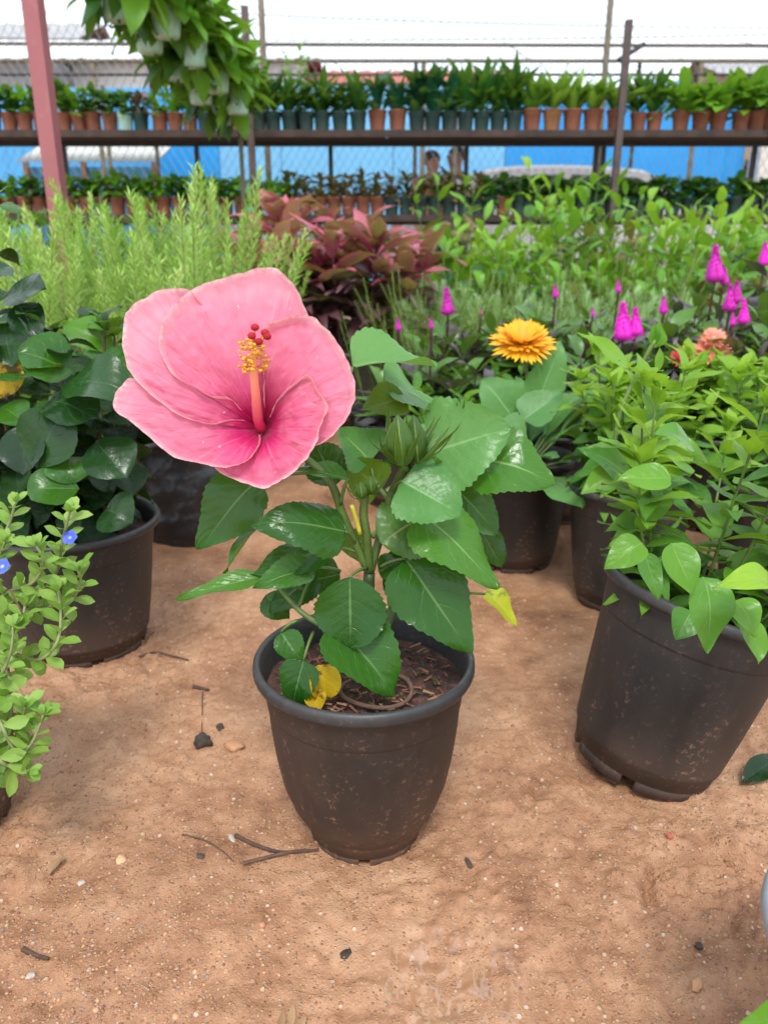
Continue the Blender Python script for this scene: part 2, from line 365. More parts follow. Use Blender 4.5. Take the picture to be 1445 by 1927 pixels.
M['leaf_hib'] = leafmat('hibiscus_leaf', (.010, .055, .005), (.032, .118, .011), .24, .30, (.15, .27, .08), .5, 5.0, .16)
M['leaf_hib_light'] = leafmat('hibiscus_leaf_pale', (.055, .175, .038), (.105, .26, .062), .33, .32, (.22, .40, .15), .6, 5.0, .25)
M['leaf_hib_olive'] = leafmat('hibiscus_leaf_olive', (.045, .10, .006), (.085, .15, .012), .45, .35, (.2, .27, .06), .6, 5.0, .4)
M['leaf_hib_mid'] = leafmat('hibiscus_leaf_mid', (.026, .11, .009), (.062, .18, .018), .25, .32, (.2, .36, .1), .6, 5.0, .22)
M['leaf_scuffed'] = leafmat('hibiscus_leaf_scuffed', (.04, .11, .014), (.07, .16, .022), .38, .45, (.28, .34, .12), .7, 6.0, .2, patch=((.36, .33, .14), 38., .60, .8))
M['leaf_yellow'] = leafmat('yellowing_leaf', (.32, .38, .015), (.42, .44, .02), .5, .3, (.5, .5, .15), .4, 6.0, .3, patch=((.10, .20, .03), 30., .52, .8))
M['leaf_dying'] = leafmat('dying_leaf', (.55, .33, .01), (.62, .42, .02), .5, .3, (.3, .2, .05), .4, 6.0, .25, patch=((.10, .04, .02), 45., .52, .9))
M['leaf_dead'] = leafmat('dead_leaf', (.24, .14, .07), (.34, .21, .11), .7, .3, (.25, .13, .06), .5, 6.0, .1)
M['stem_green'] = plain('green_stem', (.085, .14, .025), .5, .3, 60, .001)
M['stem_dark'] = plain('dark_green_stem', (.045, .075, .02), .5, .3, 60)
M['stem_brown'] = plain('brown_twig', (.085, .045, .028), .8, .35, 90, .002)
M['stem_yellow'] = plain('yellow_petiole', (.42, .38, .04), .5, .15, 60)
M['stem_purple'] = plain('purple_stem', (.07, .02, .03), .5, .3, 60)
M['stem_pale'] = plain('pale_stem', (.22, .23, .10), .6, .2, 60)
M['petal'] = petalmat()
M['column'] = uvgrad('staminal_column', [(0, (.50, .005, .08)), (.3, (.66, .04, .12)), (.5, (.78, .20, .16)), (.75, (.83, .32, .14)), (1, (.84, .37, .09))], .45)
M['anther'] = plain('golden_pollen', (.60, .30, .012), .8, .3, 300)
M['stigma'] = plain('crimson_stigma', (.30, .001, .008), .8, .2, 300)
M['sepal'] = leafmat('bud_sepal', (.028, .075, .008), (.055, .12, .012), .42, .4, (.12, .2, .03), .5, 3.0, .12, edge=((.22, .32, .06), .86))
M['leaf_lime'] = leafmat('bright_green_leaf', (.065, .21, .012), (.16, .36, .025), .34, .42, (.24, .45, .09), .5, 5.0, .34)
M['leaf_lime_top'] = leafmat('young_lime_leaf', (.15, .34, .014), (.27, .47, .03), .38, .4, (.36, .55, .14), .4, 6.0, .4)
M['leaf_grey'] = leafmat('mid_green_leaf', (.034, .14, .013), (.09, .245, .030), .30, .32, (.2, .37, .12), .55, 5.0, .25)
M['leaf_darkgloss'] = leafmat('dark_glossy_leaf', (.004, .020, .005), (.014, .055, .009), .25, .33, (.04, .09, .03), .5, 5.0, .06)
M['leaf_darkgloss2'] = leafmat('fresh_glossy_leaf', (.016, .080, .006), (.050, .17, .012), .27, .38, (.12, .25, .05), .5, 5.0, .2)
M['leaf_evol'] = leafmat('small_sage_leaf', (.13, .27, .03), (.28, .42, .09), .5, .35, (.3, .42, .18), .4, 3.0, .28, lite=True)
M['leaf_gerb'] = leafmat('gerbera_leaf', (.05, .17, .035), (.12, .28, .075), .45, .35, (.25, .45, .2), .55, 6.0, .22)
M['leaf_rose'] = leafmat('rosemary_needle', (.22, .42, .045), (.54, .68, .22), .5, .3, (.4, .55, .25), .4, 1.0, .3, lite=True)
M['leaf_cord'] = leafmat('cordyline_leaf', (.20, .024, .06), (.50, .15, .18), .36, .5, (.3, .1, .12), .3, 3.0, .25, edge=((.55, .05, .14), .7), lite=True)
M['leaf_corddark'] = leafmat('cordyline_dark_leaf', (.065, .022, .03), (.17, .075, .085), .33, .5, (.14, .05, .06), .3, 3.0, .1, lite=True)
M['leaf_cel'] = leafmat('celosia_leaf', (.035, .11, .014), (.085, .19, .03), .33, .4, (.14, .16, .07), .5, 6.0, .18, lite=True)
M['leaf_celp'] = leafmat('celosia_purple_leaf', (.03, .02, .03), (.085, .065, .07), .33, .45, (.12, .07, .1), .5, 6.0, .1, lite=True)
M['leaf_bg'] = leafmat('shelf_leaf_dark', (.010, .060, .010), (.028, .145, .018), .42, .4, (.08, .2, .04), .3, 4.0, .25, lite=True)
M['leaf_bgblue'] = leafmat('shelf_leaf_bluegreen', (.006, .060, .028), (.015, .14, .060), .4, .4, (.05, .2, .1), .3, 4.0, .2, lite=True)
M['leaf_bgmid'] = leafmat('shelf_leaf_mid', (.055, .19, .010), (.15, .36, .025), .42, .35, (.2, .4, .08), .3, 4.0, .3, lite=True)
M['leaf_bgyel'] = leafmat('shelf_leaf_variegated', (.09, .24, .02), (.34, .46, .06), .42, .4, (.5, .55, .2), .5, 4.0, .3, edge=((.08, .25, .03), .6), lite=True)
M['leaf_bgred'] = leafmat('shelf_leaf_reddish', (.06, .07, .015), (.20, .11, .055), .42, .4, (.2, .1, .08), .3, 4.0, .2, lite=True)
M['leaf_brown'] = leafmat('brownish_leaf', (.10, .10, .02), (.24, .13, .055), .42, .4, (.2, .15, .06), .4, 5.0, .25, lite=True)
M['leaf_canna'] = leafmat('broad_teal_leaf', (.010, .12, .035), (.04, .25, .085), .33, .5, (.1, .3, .14), .4, 9.0, .25, lite=True)
M['leaf_silver'] = leafmat('silvery_fern_leaf', (.34, .54, .24), (.56, .74, .46), .6, .3, (.4, .55, .35), .2, 3.0, .45, lite=True)
M['leaf_fern'] = leafmat('asparagus_fern_leaf', (.34, .56, .010), (.58, .74, .04), .5, .3, (.5, .65, .1), .2, 3.0, .5, lite=True)
M['magenta'] = plain('magenta_plume', (.58, .010, .40), .6, .3, 200, .002)
M['orange_petal'] = uvgrad('orange_ray_petal', [(0, (.80, .24, .004)), (.4, (.88, .38, .008)), (1, (.90, .47, .02))], .55, .25)
M['orange_disc'] = plain('orange_disc', (.62, .20, .01), .8, .3, 200, .002)
M['salmon_petal'] = uvgrad('salmon_ray_petal', [(0, (.7, .10, .05)), (.5, (.82, .24, .16)), (1, (.86, .36, .24))], .55, .25)
M['crimson_petal'] = uvgrad('crimson_ray_petal', [(0, (.55, .01, .03)), (1, (.62, .03, .07))], .55, .2)
M['blue_petal'] = uvgrad('blue_petal', [(0, (.5, .6, .8)), (.3, (.06, .10, .62)), (1, (.08, .14, .7))], .55, .25)
M['bud_yellow'] = plain('cream_bud', (.62, .55, .2), .6, .2, 80)
M['steel_brown'] = plain('brown_painted_steel', (.075, .047, .038), .55, .3, 20, .001, spots=((.13, .06, .03), 40., .6))
M['steel_dark'] = plain('dark_steel', (.030, .024, .022), .55, .3, 20)
M['steel_olive'] = plain('weathered_olive_pipe', (.12, .095, .05), .55, .3, 16)
M['maroon'] = plain('maroon_painted_steel', (.265, .078, .082), .42, .10, 9, .0006, spots=((.33, .14, .13), 25., .35))
M['galv'] = plain('galvanised_wire', (.20, .21, .21), .5, .1, 20, metal=.4)
M['deck'] = plain('dark_weathered_plank', (.045, .026, .018), .8, .4, 14, .003)
M['blue_a'] = plain('bright_blue_sheet', (.005, .28, .68), .5, .08, 3)
M['blue_b'] = plain('pale_blue_sheet', (.15, .45, .72), .55, .06, 3)
M['blue_c'] = plain('washed_blue_sheet', (.05, .33, .66), .55, .08, 3)
M['white_sheet'] = plain('weathered_white_sheet', (.52, .55, .52), .6, .12, 5, spots=((.25, .30, .26), 5., .7))
M['white_wall'] = plain('off_white_plaster', (.62, .59, .54), .85, .08, 3)
M['cream_wall'] = plain('cream_plaster', (.74, .71, .66), .85, .06, 2)
M['grey_roof'] = plain('grey_cement_roof', (.30, .30, .30), .8, .12, 6)
M['pale_roof'] = plain('pale_translucent_sheet', (.62, .63, .64), .5, .08, 5)
M['tile'] = plain('red_roof_tile', (.40, .10, .065), .75, .25, 9)
M['blue_roof'] = plain('blue_tin_roof', (.05, .16, .38), .5, .1, 5)
M['timber'] = plain('tan_timber', (.34, .22, .13), .75, .2, 10)
M['white_paint'] = plain('white_car_paint', (.78, .78, .78), .25, .03, 3)
M['glass'] = plain('dark_car_glass', (.02, .025, .03), .06, .1, 3)
M['rubber'] = plain('tyre_rubber', (.02, .02, .02), .8, .2, 20)
M['lamp'] = plain('car_lamp_lens', (.6, .3, .2), .15, .1, 8)
M['skin'] = plain('brown_skin', (.27, .13, .08), .55, .06, 10)
M['hair'] = plain('black_hair', (.012, .010, .010), .55, .3, 60)
M['shirt_white'] = plain('white_cotton', (.75, .75, .76), .85, .05, 20)
M['shirt_red'] = plain('dusty_red_cotton', (.34, .12, .09), .85, .1, 20)
M['trousers'] = plain('navy_trousers', (.03, .035, .06), .85, .2, 20)
M['clod'] = plain('black_mud', (.05, .036, .027), .75, .5, 80, .003)
M['stone'] = plain('tan_stone', (.46, .24, .12), .75, .2, 50, .002)
M['stone_pale'] = plain('pale_stone', (.40, .33, .28), .6, .15, 50, .001)
M['stone_peach'] = plain('peach_stone', (.58, .35, .18), .7, .2, 60, .002)
M['cable'] = plain('black_cable', (.03, .03, .03), .6, .1, 5)

# ------------------------------------------------------------------ ground
def gh(x, y):
    x = np.asarray(x, float); y = np.asarray(y, float)
    near = 1/(1+(np.hypot(x, y-.6)/2.2)**4)
    z = (fbm(x*4, y*4, 3, 1)-.45)*.016 + (fbm(x*22, y*22, 3, 7)-.45)*.0085
    pit = np.clip(fbm(x*34, y*34, 2, 61)-.60, 0, 1)*np.clip(vnoise(x*4, y*4, 71)*1.6-.4, 0, 1); z = z - pit*.06
    z = z + (fbm(x*95, y*95, 3, 13)-.44)*.0095*(.25+1.2*vnoise(x*5, y*5, 21))
    def blob(cx, cy, sx, sy): return np.exp(-((x-cx)/sx)**2-((y-cy)/sy)**2)
    # trodden, crumbly patch on one side of the path and the loose grit on the other
    c1 = blob(.33, .60, .09, .085); c2 = blob(-.40, .95, .10, .07)+blob(-.30,.84,.07,.03); c3 = blob(-.38, .62, .14, .16)
    rough = np.clip(c1 + .8*c2 + .45*c3, 0, 1)
    lump = np.abs(fbm(x*42, y*42, 3, 31)-.45)
    z = z + rough*(.03*np.clip(fbm(x*30, y*30, 3, 41)-.42, 0, 1)*2 - .028*np.clip(.07-lump, 0, 1)*3)
    # heel print
    r = np.hypot((x-.315)/1.15, y-.572); z = z - .012*np.exp(-((r-.056)/.006)**2)*(y > .565)
    # tread bars by the wet streak
    tr = blob(.15, .485, .05, .045); z = z - .0028*tr*(np.sin(x*300+2*np.sin(y*50)) > .35)
    z = z - .006*blob(.045, .485, .06, .055)
    return z*near
def axis(lo, hi, step, far, sgn=1):
    a = list(np.arange(lo, hi, step)); s = step
    while a[-1] < far: s *= 1.16; a.append(a[-1]+s)
    s = step
    while a[0] > -far*(1 if sgn else 0)-.6: s *= 1.16; a.insert(0, a[0]-s)
    return np.array(a)
ax = axis(-.62, .62, .0026, 90); ay = axis(.30, 1.35, .0028, 130, 0)
XX, YY = np.meshgrid(ax, ay); ZZ = gh(XX, YY)
n1, n2 = XX.shape; i, j = np.meshgrid(np.arange(n1-1), np.arange(n2-1), indexing='ij'); a = (i*n2+j).ravel()
tag(obj('ground', mesh('ground', np.stack([XX, YY, ZZ], -1).reshape(-1, 3), np.stack([a, a+1, a+n2+1, a+n2], 1), M['soil'])), kind='structure')
def gz(x, y): return float(gh(np.array([x]), np.array([y]))[0])

# loose grit: nobody could count it
PAL = [(.46, .24, .13), (.34, .15, .08), (.50, .33, .18), (.48, .34, .22), (.25, .11, .07), (.46, .25, .11), (.30, .22, .18), (.52, .28, .15), (.40, .19, .10), (.36, .17, .085)]
t = (1+5**.5)/2
ICO = np.array([(-1,t,0),(1,t,0),(-1,-t,0),(1,-t,0),(0,-1,t),(0,1,t),(0,-1,-t),(0,1,-t),(t,0,-1),(t,0,1),(-t,0,-1),(-t,0,1)], float)/math.hypot(1, t)
ICF = np.array([(0,11,5),(0,5,1),(0,1,7),(0,7,10),(0,10,11),(1,5,9),(5,11,4),(11,10,2),(10,7,6),(7,1,8),(3,9,4),(3,4,2),(3,2,6),(3,6,8),(3,8,9),(4,9,5),(2,4,11),(6,2,10),(8,6,7),(9,8,1)])
def grit(n, seed):
    g = np.random.default_rng(seed); Vs = []; Fs = []; Cs = []; k = 0
    px = g.uniform(-60, 1505, n*4); py = g.uniform(760, 1990, n*4)
    for a, b in zip(px, py):
        p = G(a, b); dens = vnoise(p.x*6, p.y*6, 50)*.9
        if a < 360: dens += .35
        if a > 1080 and b > 1500: dens += .25
        if g.random() > dens**2 or k >= n: continue
        r = .0006 + .0017*g.random()**3 + (.0022*g.random() if g.random() < .035 else 0)
        if p.y > 1.0: r *= 1.5
        V = ICO*(1+g.uniform(-.25, .25, (12, 1)))*r*np.array([1, g.uniform(.6, 1), g.uniform(.4, .7)])
        q = g.uniform(0, 6.28); c, s = math.cos(q), math.sin(q)
        V = np.stack([V[:, 0]*c-V[:, 1]*s, V[:, 0]*s+V[:, 1]*c, V[:, 2]], 1) + np.array([p.x, p.y, gz(p.x, p.y)-r*.05])
        col = np.array(PAL[g.integers(len(PAL))])*g.uniform(.75, 1.1)
        Vs.append(V); Fs.append(ICF+12*k); Cs.append(np.tile([*col, 1], (12, 1))); k += 1
    me = mesh('gravel', np.concatenate(Vs), np.concatenate(Fs), M['tint'], None, True, np.concatenate(Cs))
    tag(obj('gravel', me), 'fine loose grit strewn over the wet red soil', 'gravel', kind='stuff')
grit(12000, 4)

# ------------------------------------------------------------------ pots
def pot_profile(kind):
    if kind == 'cone':   # the strongly tapered pot in the middle
        body = [(.0575, .009), (.0615, .023), (.0627, .026), (.064, .0265), (.0735, .044), (.0815, .068), (.0870, .098), (.0905, .128), (.0920, .150), (.0922, .1535), (.0923, .1545), (.0932, .1555), (.0934, .1570), (.0937, .160), (.0964, .184), (.0967, .1885)]
        lip = [(.0955, .1875), (.1038, .1865), (.1050, .190), (.1046, .1955), (.1030, .1985), (.1000, .1992), (.0978, .196), (.0955, .188), (.0905, .150), (.083, .10)]
    else:                # straighter bucket pot
        body = [(.0740, .009), (.0770, .024), (.079, .026), (.0795, .030), (.0850, .075), (.0905, .130), (.0922, .152), (.0927, .157), (.0928, .1585), (.0937, .1595), (.0939, .161), (.0943, .165), (.0980, .190), (.0983, .1945)]
        lip = [(.0972, .1935), (.1042, .1925), (.1056, .196), (.1051, .2010), (.1035, .2040), (.1005, .2045), (.0983, .2015), (.0958, .193), (.0910, .155), (.085, .11)]
    return body, lip
POTME = {}
def pot_meshes(kind, mat, rimmat):
    key = (kind, mat, rimmat)
    if key in POTME: return POTME[key]
    body, lip = pot_profile(kind)
    b = MB(); b.lathe(body, 64, cap0=True); r0 = body[0][0]
    for k in range(6):   # feet between the drainage slots
        a0 = k*math.pi/3 + .10; a1 = (k+1)*math.pi/3 - .10; V = []; m = 8
        for q in range(m+1):
            a_ = a0+(a1-a0)*q/m; c, s = math.cos(a_), math.sin(a_)
            V += [(c*(r0-.0025), s*(r0-.0025), -.004), (c*(r0-.0003), s*(r0-.0003), .011), (c*(r0-.012), s*(r0-.012), .011), (c*(r0-.012), s*(r0-.012), -.004)]
        F = [(4*q+e, 4*q+4+e, 4*q+4+(e+1) % 4, 4*q+(e+1) % 4) for q in range(m) for e in range(4)] + [(0, 1, 2, 3), (4*m+3, 4*m+2, 4*m+1, 4*m)]
        b.add(V, F)
    bm = b.me('pot', M[mat]); rm = MB().lathe(lip, 72).me('rim', M[rimmat])
    # soil surface
    rs = .0935 if kind == 'cone' else .0935; zs = .170 if kind == 'cone' else .172
    n, m = 40, 14; V = [(0, 0, zs+.004)]
    for jj in range(1, m+1):
        for k in range(n):
            q = 2*math.pi*k/n; rr_ = rs*jj/m
            V.append((rr_*math.cos(q), rr_*math.sin(q), zs))
    V = np.array(V); V[:, 2] += (fbm(V[:, 0]*70+9, V[:, 1]*70, 3, 3)-.45)*.022*np.clip(1.2-np.hypot(V[:, 0], V[:, 1])/rs, .25, 1)
    F = [(0, 1+k, 1+(k+1) % n) for k in range(n)] + [(1+jj*n+k, 1+(jj+1)*n+k, 1+(jj+1)*n+(k+1) % n, 1+jj*n+(k+1) % n) for jj in range(m-1) for k in range(n)]
    sm = mesh('soil', V, F, M['potsoil'])
    POTME[key] = (bm, rm, sm, zs, rs); return POTME[key]
def add_pot(t, kind='bucket', mat='pot_black', rim='pot_rim', scale=1.0, rz=0.0, tall=1.0):
    bm, rm, sm, zs, rs = pot_meshes(kind, mat, rim)
    S = Matrix.Rotation(rz, 4, 'Z') @ Matrix.Diagonal((scale, scale, scale*tall, 1))
    p = obj('pot', bm, t, S); obj('rim', rm, p); obj('soil', sm, t, S)
    return zs*scale*tall, rs*scale

# ------------------------------------------------------------------ the hibiscus in the middle
HB = G(688, 1552); HY = HB.y
hib = thing('potted_hibiscus', 'potted hibiscus with one huge pink flower, standing alone on the bare soil path', 'potted plant', (HB.x, HB.y, -.001))
add_pot(hib, 'cone', 'pot_brownblack', 'pot_rim', 1.03, R(30))
def wobj(name, V, F, U, mat, root, parent=None):
    V = np.asarray(V, float) - np.array(root.location)
    return obj(name, mesh(name, V, F, mat, U), parent or root)
def tub(name, pts, rad, mat, root, parent=None, n=8):
    b = MB().tube([Vector(p)-root.location for p in pts], rad, n); return b.build(name, M[mat], parent or root)
def bez(p0, p1, bend=(0, 0, 0), n=7):
    p0 = Vector(p0); p1 = Vector(p1); c = (p0+p1)/2 + Vector(bend)
    return [p0*(1-t)**2 + c*2*t*(1-t) + p1*t*t for t in [k/n for k in range(n+1)]]
def spline(P, n=6):
    P = [Vector(p) for p in P]; out = []
    for i in range(len(P)-1):
        a, b, c, d = P[max(i-1, 0)], P[i], P[i+1], P[min(i+2, len(P)-1)]
        for k in range(n):
            t = k/n; out.append(.5*((2*b)+(c-a)*t+(2*a-5*b+4*c-d)*t*t+(3*b-a-3*c+d)*t**3))
    return out+[P[-1]]
hp = lambda x, y, dy=0.0: at(x, y, HY+dy)
# branches: a short woody foot that forks low down
fork = hp(695, 1078, .005); crotch = hp(688, 1255, .0)
stems = [([crotch, hp(690, 1170, .004), fork], [.0065, .006, .0055]),
         ([fork, hp(672, 1030, 0), hp(645, 968, -.005), hp(620, 905, -.012), hp(560, 850, -.018), hp(505, 815, -.016)], [.0045, .0042, .004, .0038, .0034, .0036]),
         ([fork, hp(690, 1010, -.004), hp(684, 965, -.008), hp(690, 915, -.010)], [.0045, .0042, .004, .003]),
         ([fork, hp(718, 1000, .012), hp(738, 925, .010), hp(762, 875, .002)], [.0045, .004, .0037, .003]),
         ([hp(715, 1010, .012), hp(765, 960, .03), hp(812, 905, .035), hp(842, 860, .035)], [.0036, .0033, .003, .0022]),
         ([hp(700, 1010, .004), hp(740, 965, .02), hp(705, 905, .028), hp(695, 868, .03)], [.003, .0025, .002, .0018]),
         ([crotch, hp(735, 1160, .02), hp(740, 1100, .025), hp(728, 1060, .02)], [.0055, .005, .004, .0035]),
         ([hp(672, 1205, -.01), hp(620, 1185, -.025), hp(565, 1150, -.02), hp(520, 1100, -.01)], [.0035, .003, .0026, .002])]
for P, r in stems:
    pts = spline(P, 5); rr = np.interp(np.linspace(0, 1, len(pts)), np.linspace(0, 1, len(r)), r)
    tub('stem', pts, list(rr), 'stem_green' if r[0] < .0052 else 'stem_dark', hib)
b = MB()
for P, r in stems[1:4]:   # little stipules
    pts = spline(P, 5)
    for k in range(2, len(pts)-1, 3):
        p = pts[k]; q = p + Vector((rng.uniform(-1, 1), rng.uniform(-.6, .2), .9)).normalized()*.009
        b.tube([p-hib.location, q-hib.location], [.0011, .0002], 5)
b.build('stipules', M['stem_green'], hib)
tub('petiole', bez(hp(678, 1005, -.01), hp(662, 950, -.015)), .0021, 'stem_yellow', hib)

TOC = -FW   # towards the camera
# base x,y,dy | tip x,y,dy | width | normal | shape | fold, curl, cup | material | petiole start (x,y,dy)
HL = [
 ((664, 690, .02), (822, 690, .035), .078, (.0, -.35, .9), 'cordate', .45, .35, .0, 'leaf_hib_light', (640, 800, .02)),
 ((762, 748, .05), (680, 772, .03), .042, (-.2, -.75, .45), 'ovate', .2, .5, .0, 'leaf_hib_olive', None),
 ((722, 722, .06), (830, 770, .09), .07, (.1, -.5, .8), 'cordate', .15, .4, .0, 'leaf_hib_light', None),
 ((697, 868, .03), (636, 808, .035), .066, (.0, -.45, .85), 'cordate', .25, .25, .0, 'leaf_hib_light', (706, 930, .025)),
 ((808, 852, .035), (962, 806, .025), .097, (-.15, -.72, .62), 'cordate', .18, .35, .05, 'leaf_hib_light', (812, 905, .035)),
 ((898, 862, .04), (1043, 912, .02), .078, (.15, -.74, .6), 'cordate', .2, .5, .1, 'leaf_hib_mid', (862, 905, .04)),
 ((880, 866, .05), (915, 900, .06), .03, (.1, -.5, .8), 'ovate', .2, .3, .0, 'leaf_hib_light', None),
 ((757, 906, -.02), (868, 972, -.035), .072, (.25, -.7, .62), 'cordate', .3, .3, .2, 'leaf_hib_light', (738, 925, .010)),
 ((658, 1086, -.04), (660, 1217, -.052), .066, (.05, -.93, .35), 'round', .08, .35, .15, 'leaf_hib', (690, 1070, .0)),
 ((628, 1172, -.035), (743, 1312, -.055), .069, (.35, -.72, .55), 'cordate', .5, .45, .0, 'leaf_hib', (672, 1205, -.01)),
 ((572, 1242, -.055), (551, 1337, -.06), .037, (-.15, -.85, .45), 'cordate', .25, .4, .1, 'leaf_hib', (590, 1190, -.03)),
 ((529, 1190, -.02), (572, 1252, -.035), .028, (-.1, -.6, .75), 'ovate', .3, .4, .0, 'leaf_hib', (560, 1168, -.02)),
 ((650, 1000, -.02), (470, 990, -.045), .055, (-.05, -.72, .68), 'cordate', .12, .75, .35, 'leaf_hib', (668, 1022, -.003)),
 ((618, 1032, .0), (472, 1082, -.01), .043, (-.15, -.6, .75), 'ovate', .2, .6, .2, 'leaf_hib', (676, 1040, .0)),
 ((492, 985, .01), (423, 1080, .0), .026, (-.75, -.4, .5), 'ovate', .5, .6, .0, 'leaf_hib_mid', (640, 1010, .01)),
 ((484, 905, .015), (374, 1034, .0), .060, (-.3, -.85, .42), 'cordate', .25, .55, .15, 'leaf_hib', (600, 890, .0)),
 ((502, 1083, -.01), (333, 1130, -.03), .022, (.1, -.55, .8), 'lance', .3, .4, .0, 'leaf_hib_mid', (570, 1110, -.01)),
 ((588, 1070, -.01), (478, 1108, -.035), .032, (.15, -.70, .65), 'ovate', .45, .7, .0, 'leaf_hib_mid', (640, 1075, .0)),
 ((590, 1078, .02), (508, 1152, .01), .04, (-.2, -.9, .3), 'cordate', .1, .3, .1, 'leaf_hib', (560, 1150, -.01)),
 ((800, 970, .01), (716, 1022, -.015), .062, (-.2, -.85, .45), 'round', .1, .35, .2, 'leaf_scuffed', (720, 995, .01)),
 ((792, 968, -.005), (938, 1108, -.04), .070, (.2, -.68, .68), 'cordate', .18, .5, .25, 'leaf_hib_mid', (738, 985, .01)),
 ((762, 1052, -.01), (884, 1230, -.04), .076, (.25, -.80, .5), 'cordate', .25, .55, .15, 'leaf_hib', (715, 1068, .0)),
 ((862, 925, .05), (938, 1008, .045), .06, (.2, -.75, .5), 'cordate', .2, .4, .1, 'leaf_hib', (800, 950, .035)),
 ((912, 1118, .04), (970, 1180, .03), .028, (.35, -.6, .65), 'ovate', .5, .9, .0, 'leaf_yellow', (800, 1120, .02)),
 ((632, 912, .005), (596, 838, .02), .042, (.0, -.95, .25), 'round', .15, .3, .1, 'leaf_hib', None),
 ((655, 900, -.015), (548, 888, -.02), .026, (.05, -.35, .93), 'ovate', .35, .5, .0, 'leaf_hib_mid', (640, 950, -.01)),
 ((716, 918, .035), (640, 862, .02), .045, (-.2, -.8, .45), 'cordate', .2, .3, .0, 'leaf_hib_olive', None),
 ((712, 1075, .01), (770, 1052, .005), .026, (.0, -.75, .6), 'ovate', .2, .4, .0, 'leaf_hib', None),
 ((905, 1000, .06), (944, 1068, .06), .032, (.3, -.8, .4), 'ovate', .2, .4, .0, 'leaf_hib', None),
 ((640, 1080, .04), (560, 1100, .05), .04, (-.2, -.8, .45), 'cordate', .2, .3, .0, 'leaf_hib', None),
 ((720, 1075, .05), (800, 1090, .06), .05, (.2, -.8, .45), 'cordate', .2, .3, .0, 'leaf_hib', None),
 ((655, 1045, .045), (690, 1000, .06), .045, (-.2, -.9, .3), 'cordate', .2, .3, .0, 'leaf_hib_olive', None),
 ((780, 880, .0), (832, 868, -.01), .02, (.1, -.6, .75), 'ovate', .3, .6, .0, 'leaf_hib_mid', None),
 ((770, 885, -.01), (715, 868, -.02), .012, (.0, -.6, .8), 'lance', .3, .5, .0, 'leaf_hib_mid', None),
 ((500, 1120, .02), (545, 1165, .02), .03, (-.1, -.8, .5), 'ovate', .2, .4, .0, 'leaf_hib', None),
]
for k, (bb, tt, wd, n, kind, fo, cu, cp, mt, pet) in enumerate(HL):
    B = hp(*bb); T = hp(*tt)
    V, F, U = place_leaf(B, T, n, W=wd, kind=kind, nu=14, nv=42, fold=fo, curl=cu, cup=cp, wave=.055, serr=.09, nser=12, quilt=.016, seed=k, twist=random.Random(k).uniform(-.55, .55))
    lf = wobj('leaf', V, F, U, M[mt], hib)
    if mt == 'leaf_yellow': lf['label'] = 'yellowing leaf'
    if pet: tub('petiole', bez(hp(*pet), B, (0, -.004, .006)), [.0019, .0018, .0017, .0016, .0015, .0014, .0013, .0013], 'stem_green', hib, lf, 6)
for k, (bb, tt, wd, n) in enumerate([((598, 1252, -.045), (612, 1322, -.05), .03, (.3, -.8, .4)), ((586, 1262, -.05), (578, 1330, -.055), .022, (-.4, -.8, .3)), ((590, 1300, -.055), (600, 1340, -.065), .02, (.1, -.8, .5))]):
    V, F, U = place_leaf(hp(*bb), hp(*tt), n, W=wd, kind='ovate', nu=10, nv=18, fold=.9, curl=.7, wave=.06, seed=70+k)
    wobj('leaf', V, F, U, M['leaf_dying'], hib)['label'] = 'yellow and brown withered leaf'
# things lying on the pot's soil
ring = [(.012+.034*math.cos(q), -.030+.030*math.sin(q), .183+.002*math.sin(2*q)) for q in np.linspace(0, 2*math.pi, 33)]
MB().tube(ring, .0022, 8).build('plastic_ring', M['stem_brown'], hib)
def chips(n, seed, rs, zs, parent, S=None):
    g = random.Random(seed); Vs = []; Fs = []; Cs = []; k = 0
    for q in range(n):
        a_ = g.uniform(0, 6.28); r_ = rs*math.sqrt(g.random())*.96; L = g.uniform(.003, .016); wd = g.uniform(.0006, .002)
        d = Vector((math.cos(g.uniform(0, 6.3)), math.sin(g.uniform(0, 6.3)), g.uniform(-.2, .35))).normalized()
        s = d.cross(Vector((0, 0, 1))).normalized()*wd; c = Vector((r_*math.cos(a_), r_*math.sin(a_), zs+g.uniform(.001, .007)))
        up = Vector((0, 0, wd*.8)); P = [c-d*L/2-s, c-d*L/2+s, c+d*L/2+s*.4, c+d*L/2-s*.4, c-d*L/2+up, c+d*L/2+up]
        col = g.choice([(.20, .085, .045), (.13, .05, .03), (.07, .03, .02), (.30, .16, .08), (.05, .05, .015), (.24, .10, .06)])
        Vs += [tuple(p) for p in P]; Fs += [tuple(i+6*q for i in f) for f in ((0, 1, 4), (1, 2, 5, 4), (2, 3, 5), (3, 0, 4, 5), (0, 3, 2, 1))]; Cs += [(*col, 1)]*6
    me = mesh('fibre_chips', Vs, Fs, M['chip'], None, False, Cs); o = obj('fibre_chips', me, parent, S); o['kind'] = 'stuff'; return o
chips(420, 3, .090, .175, hib)

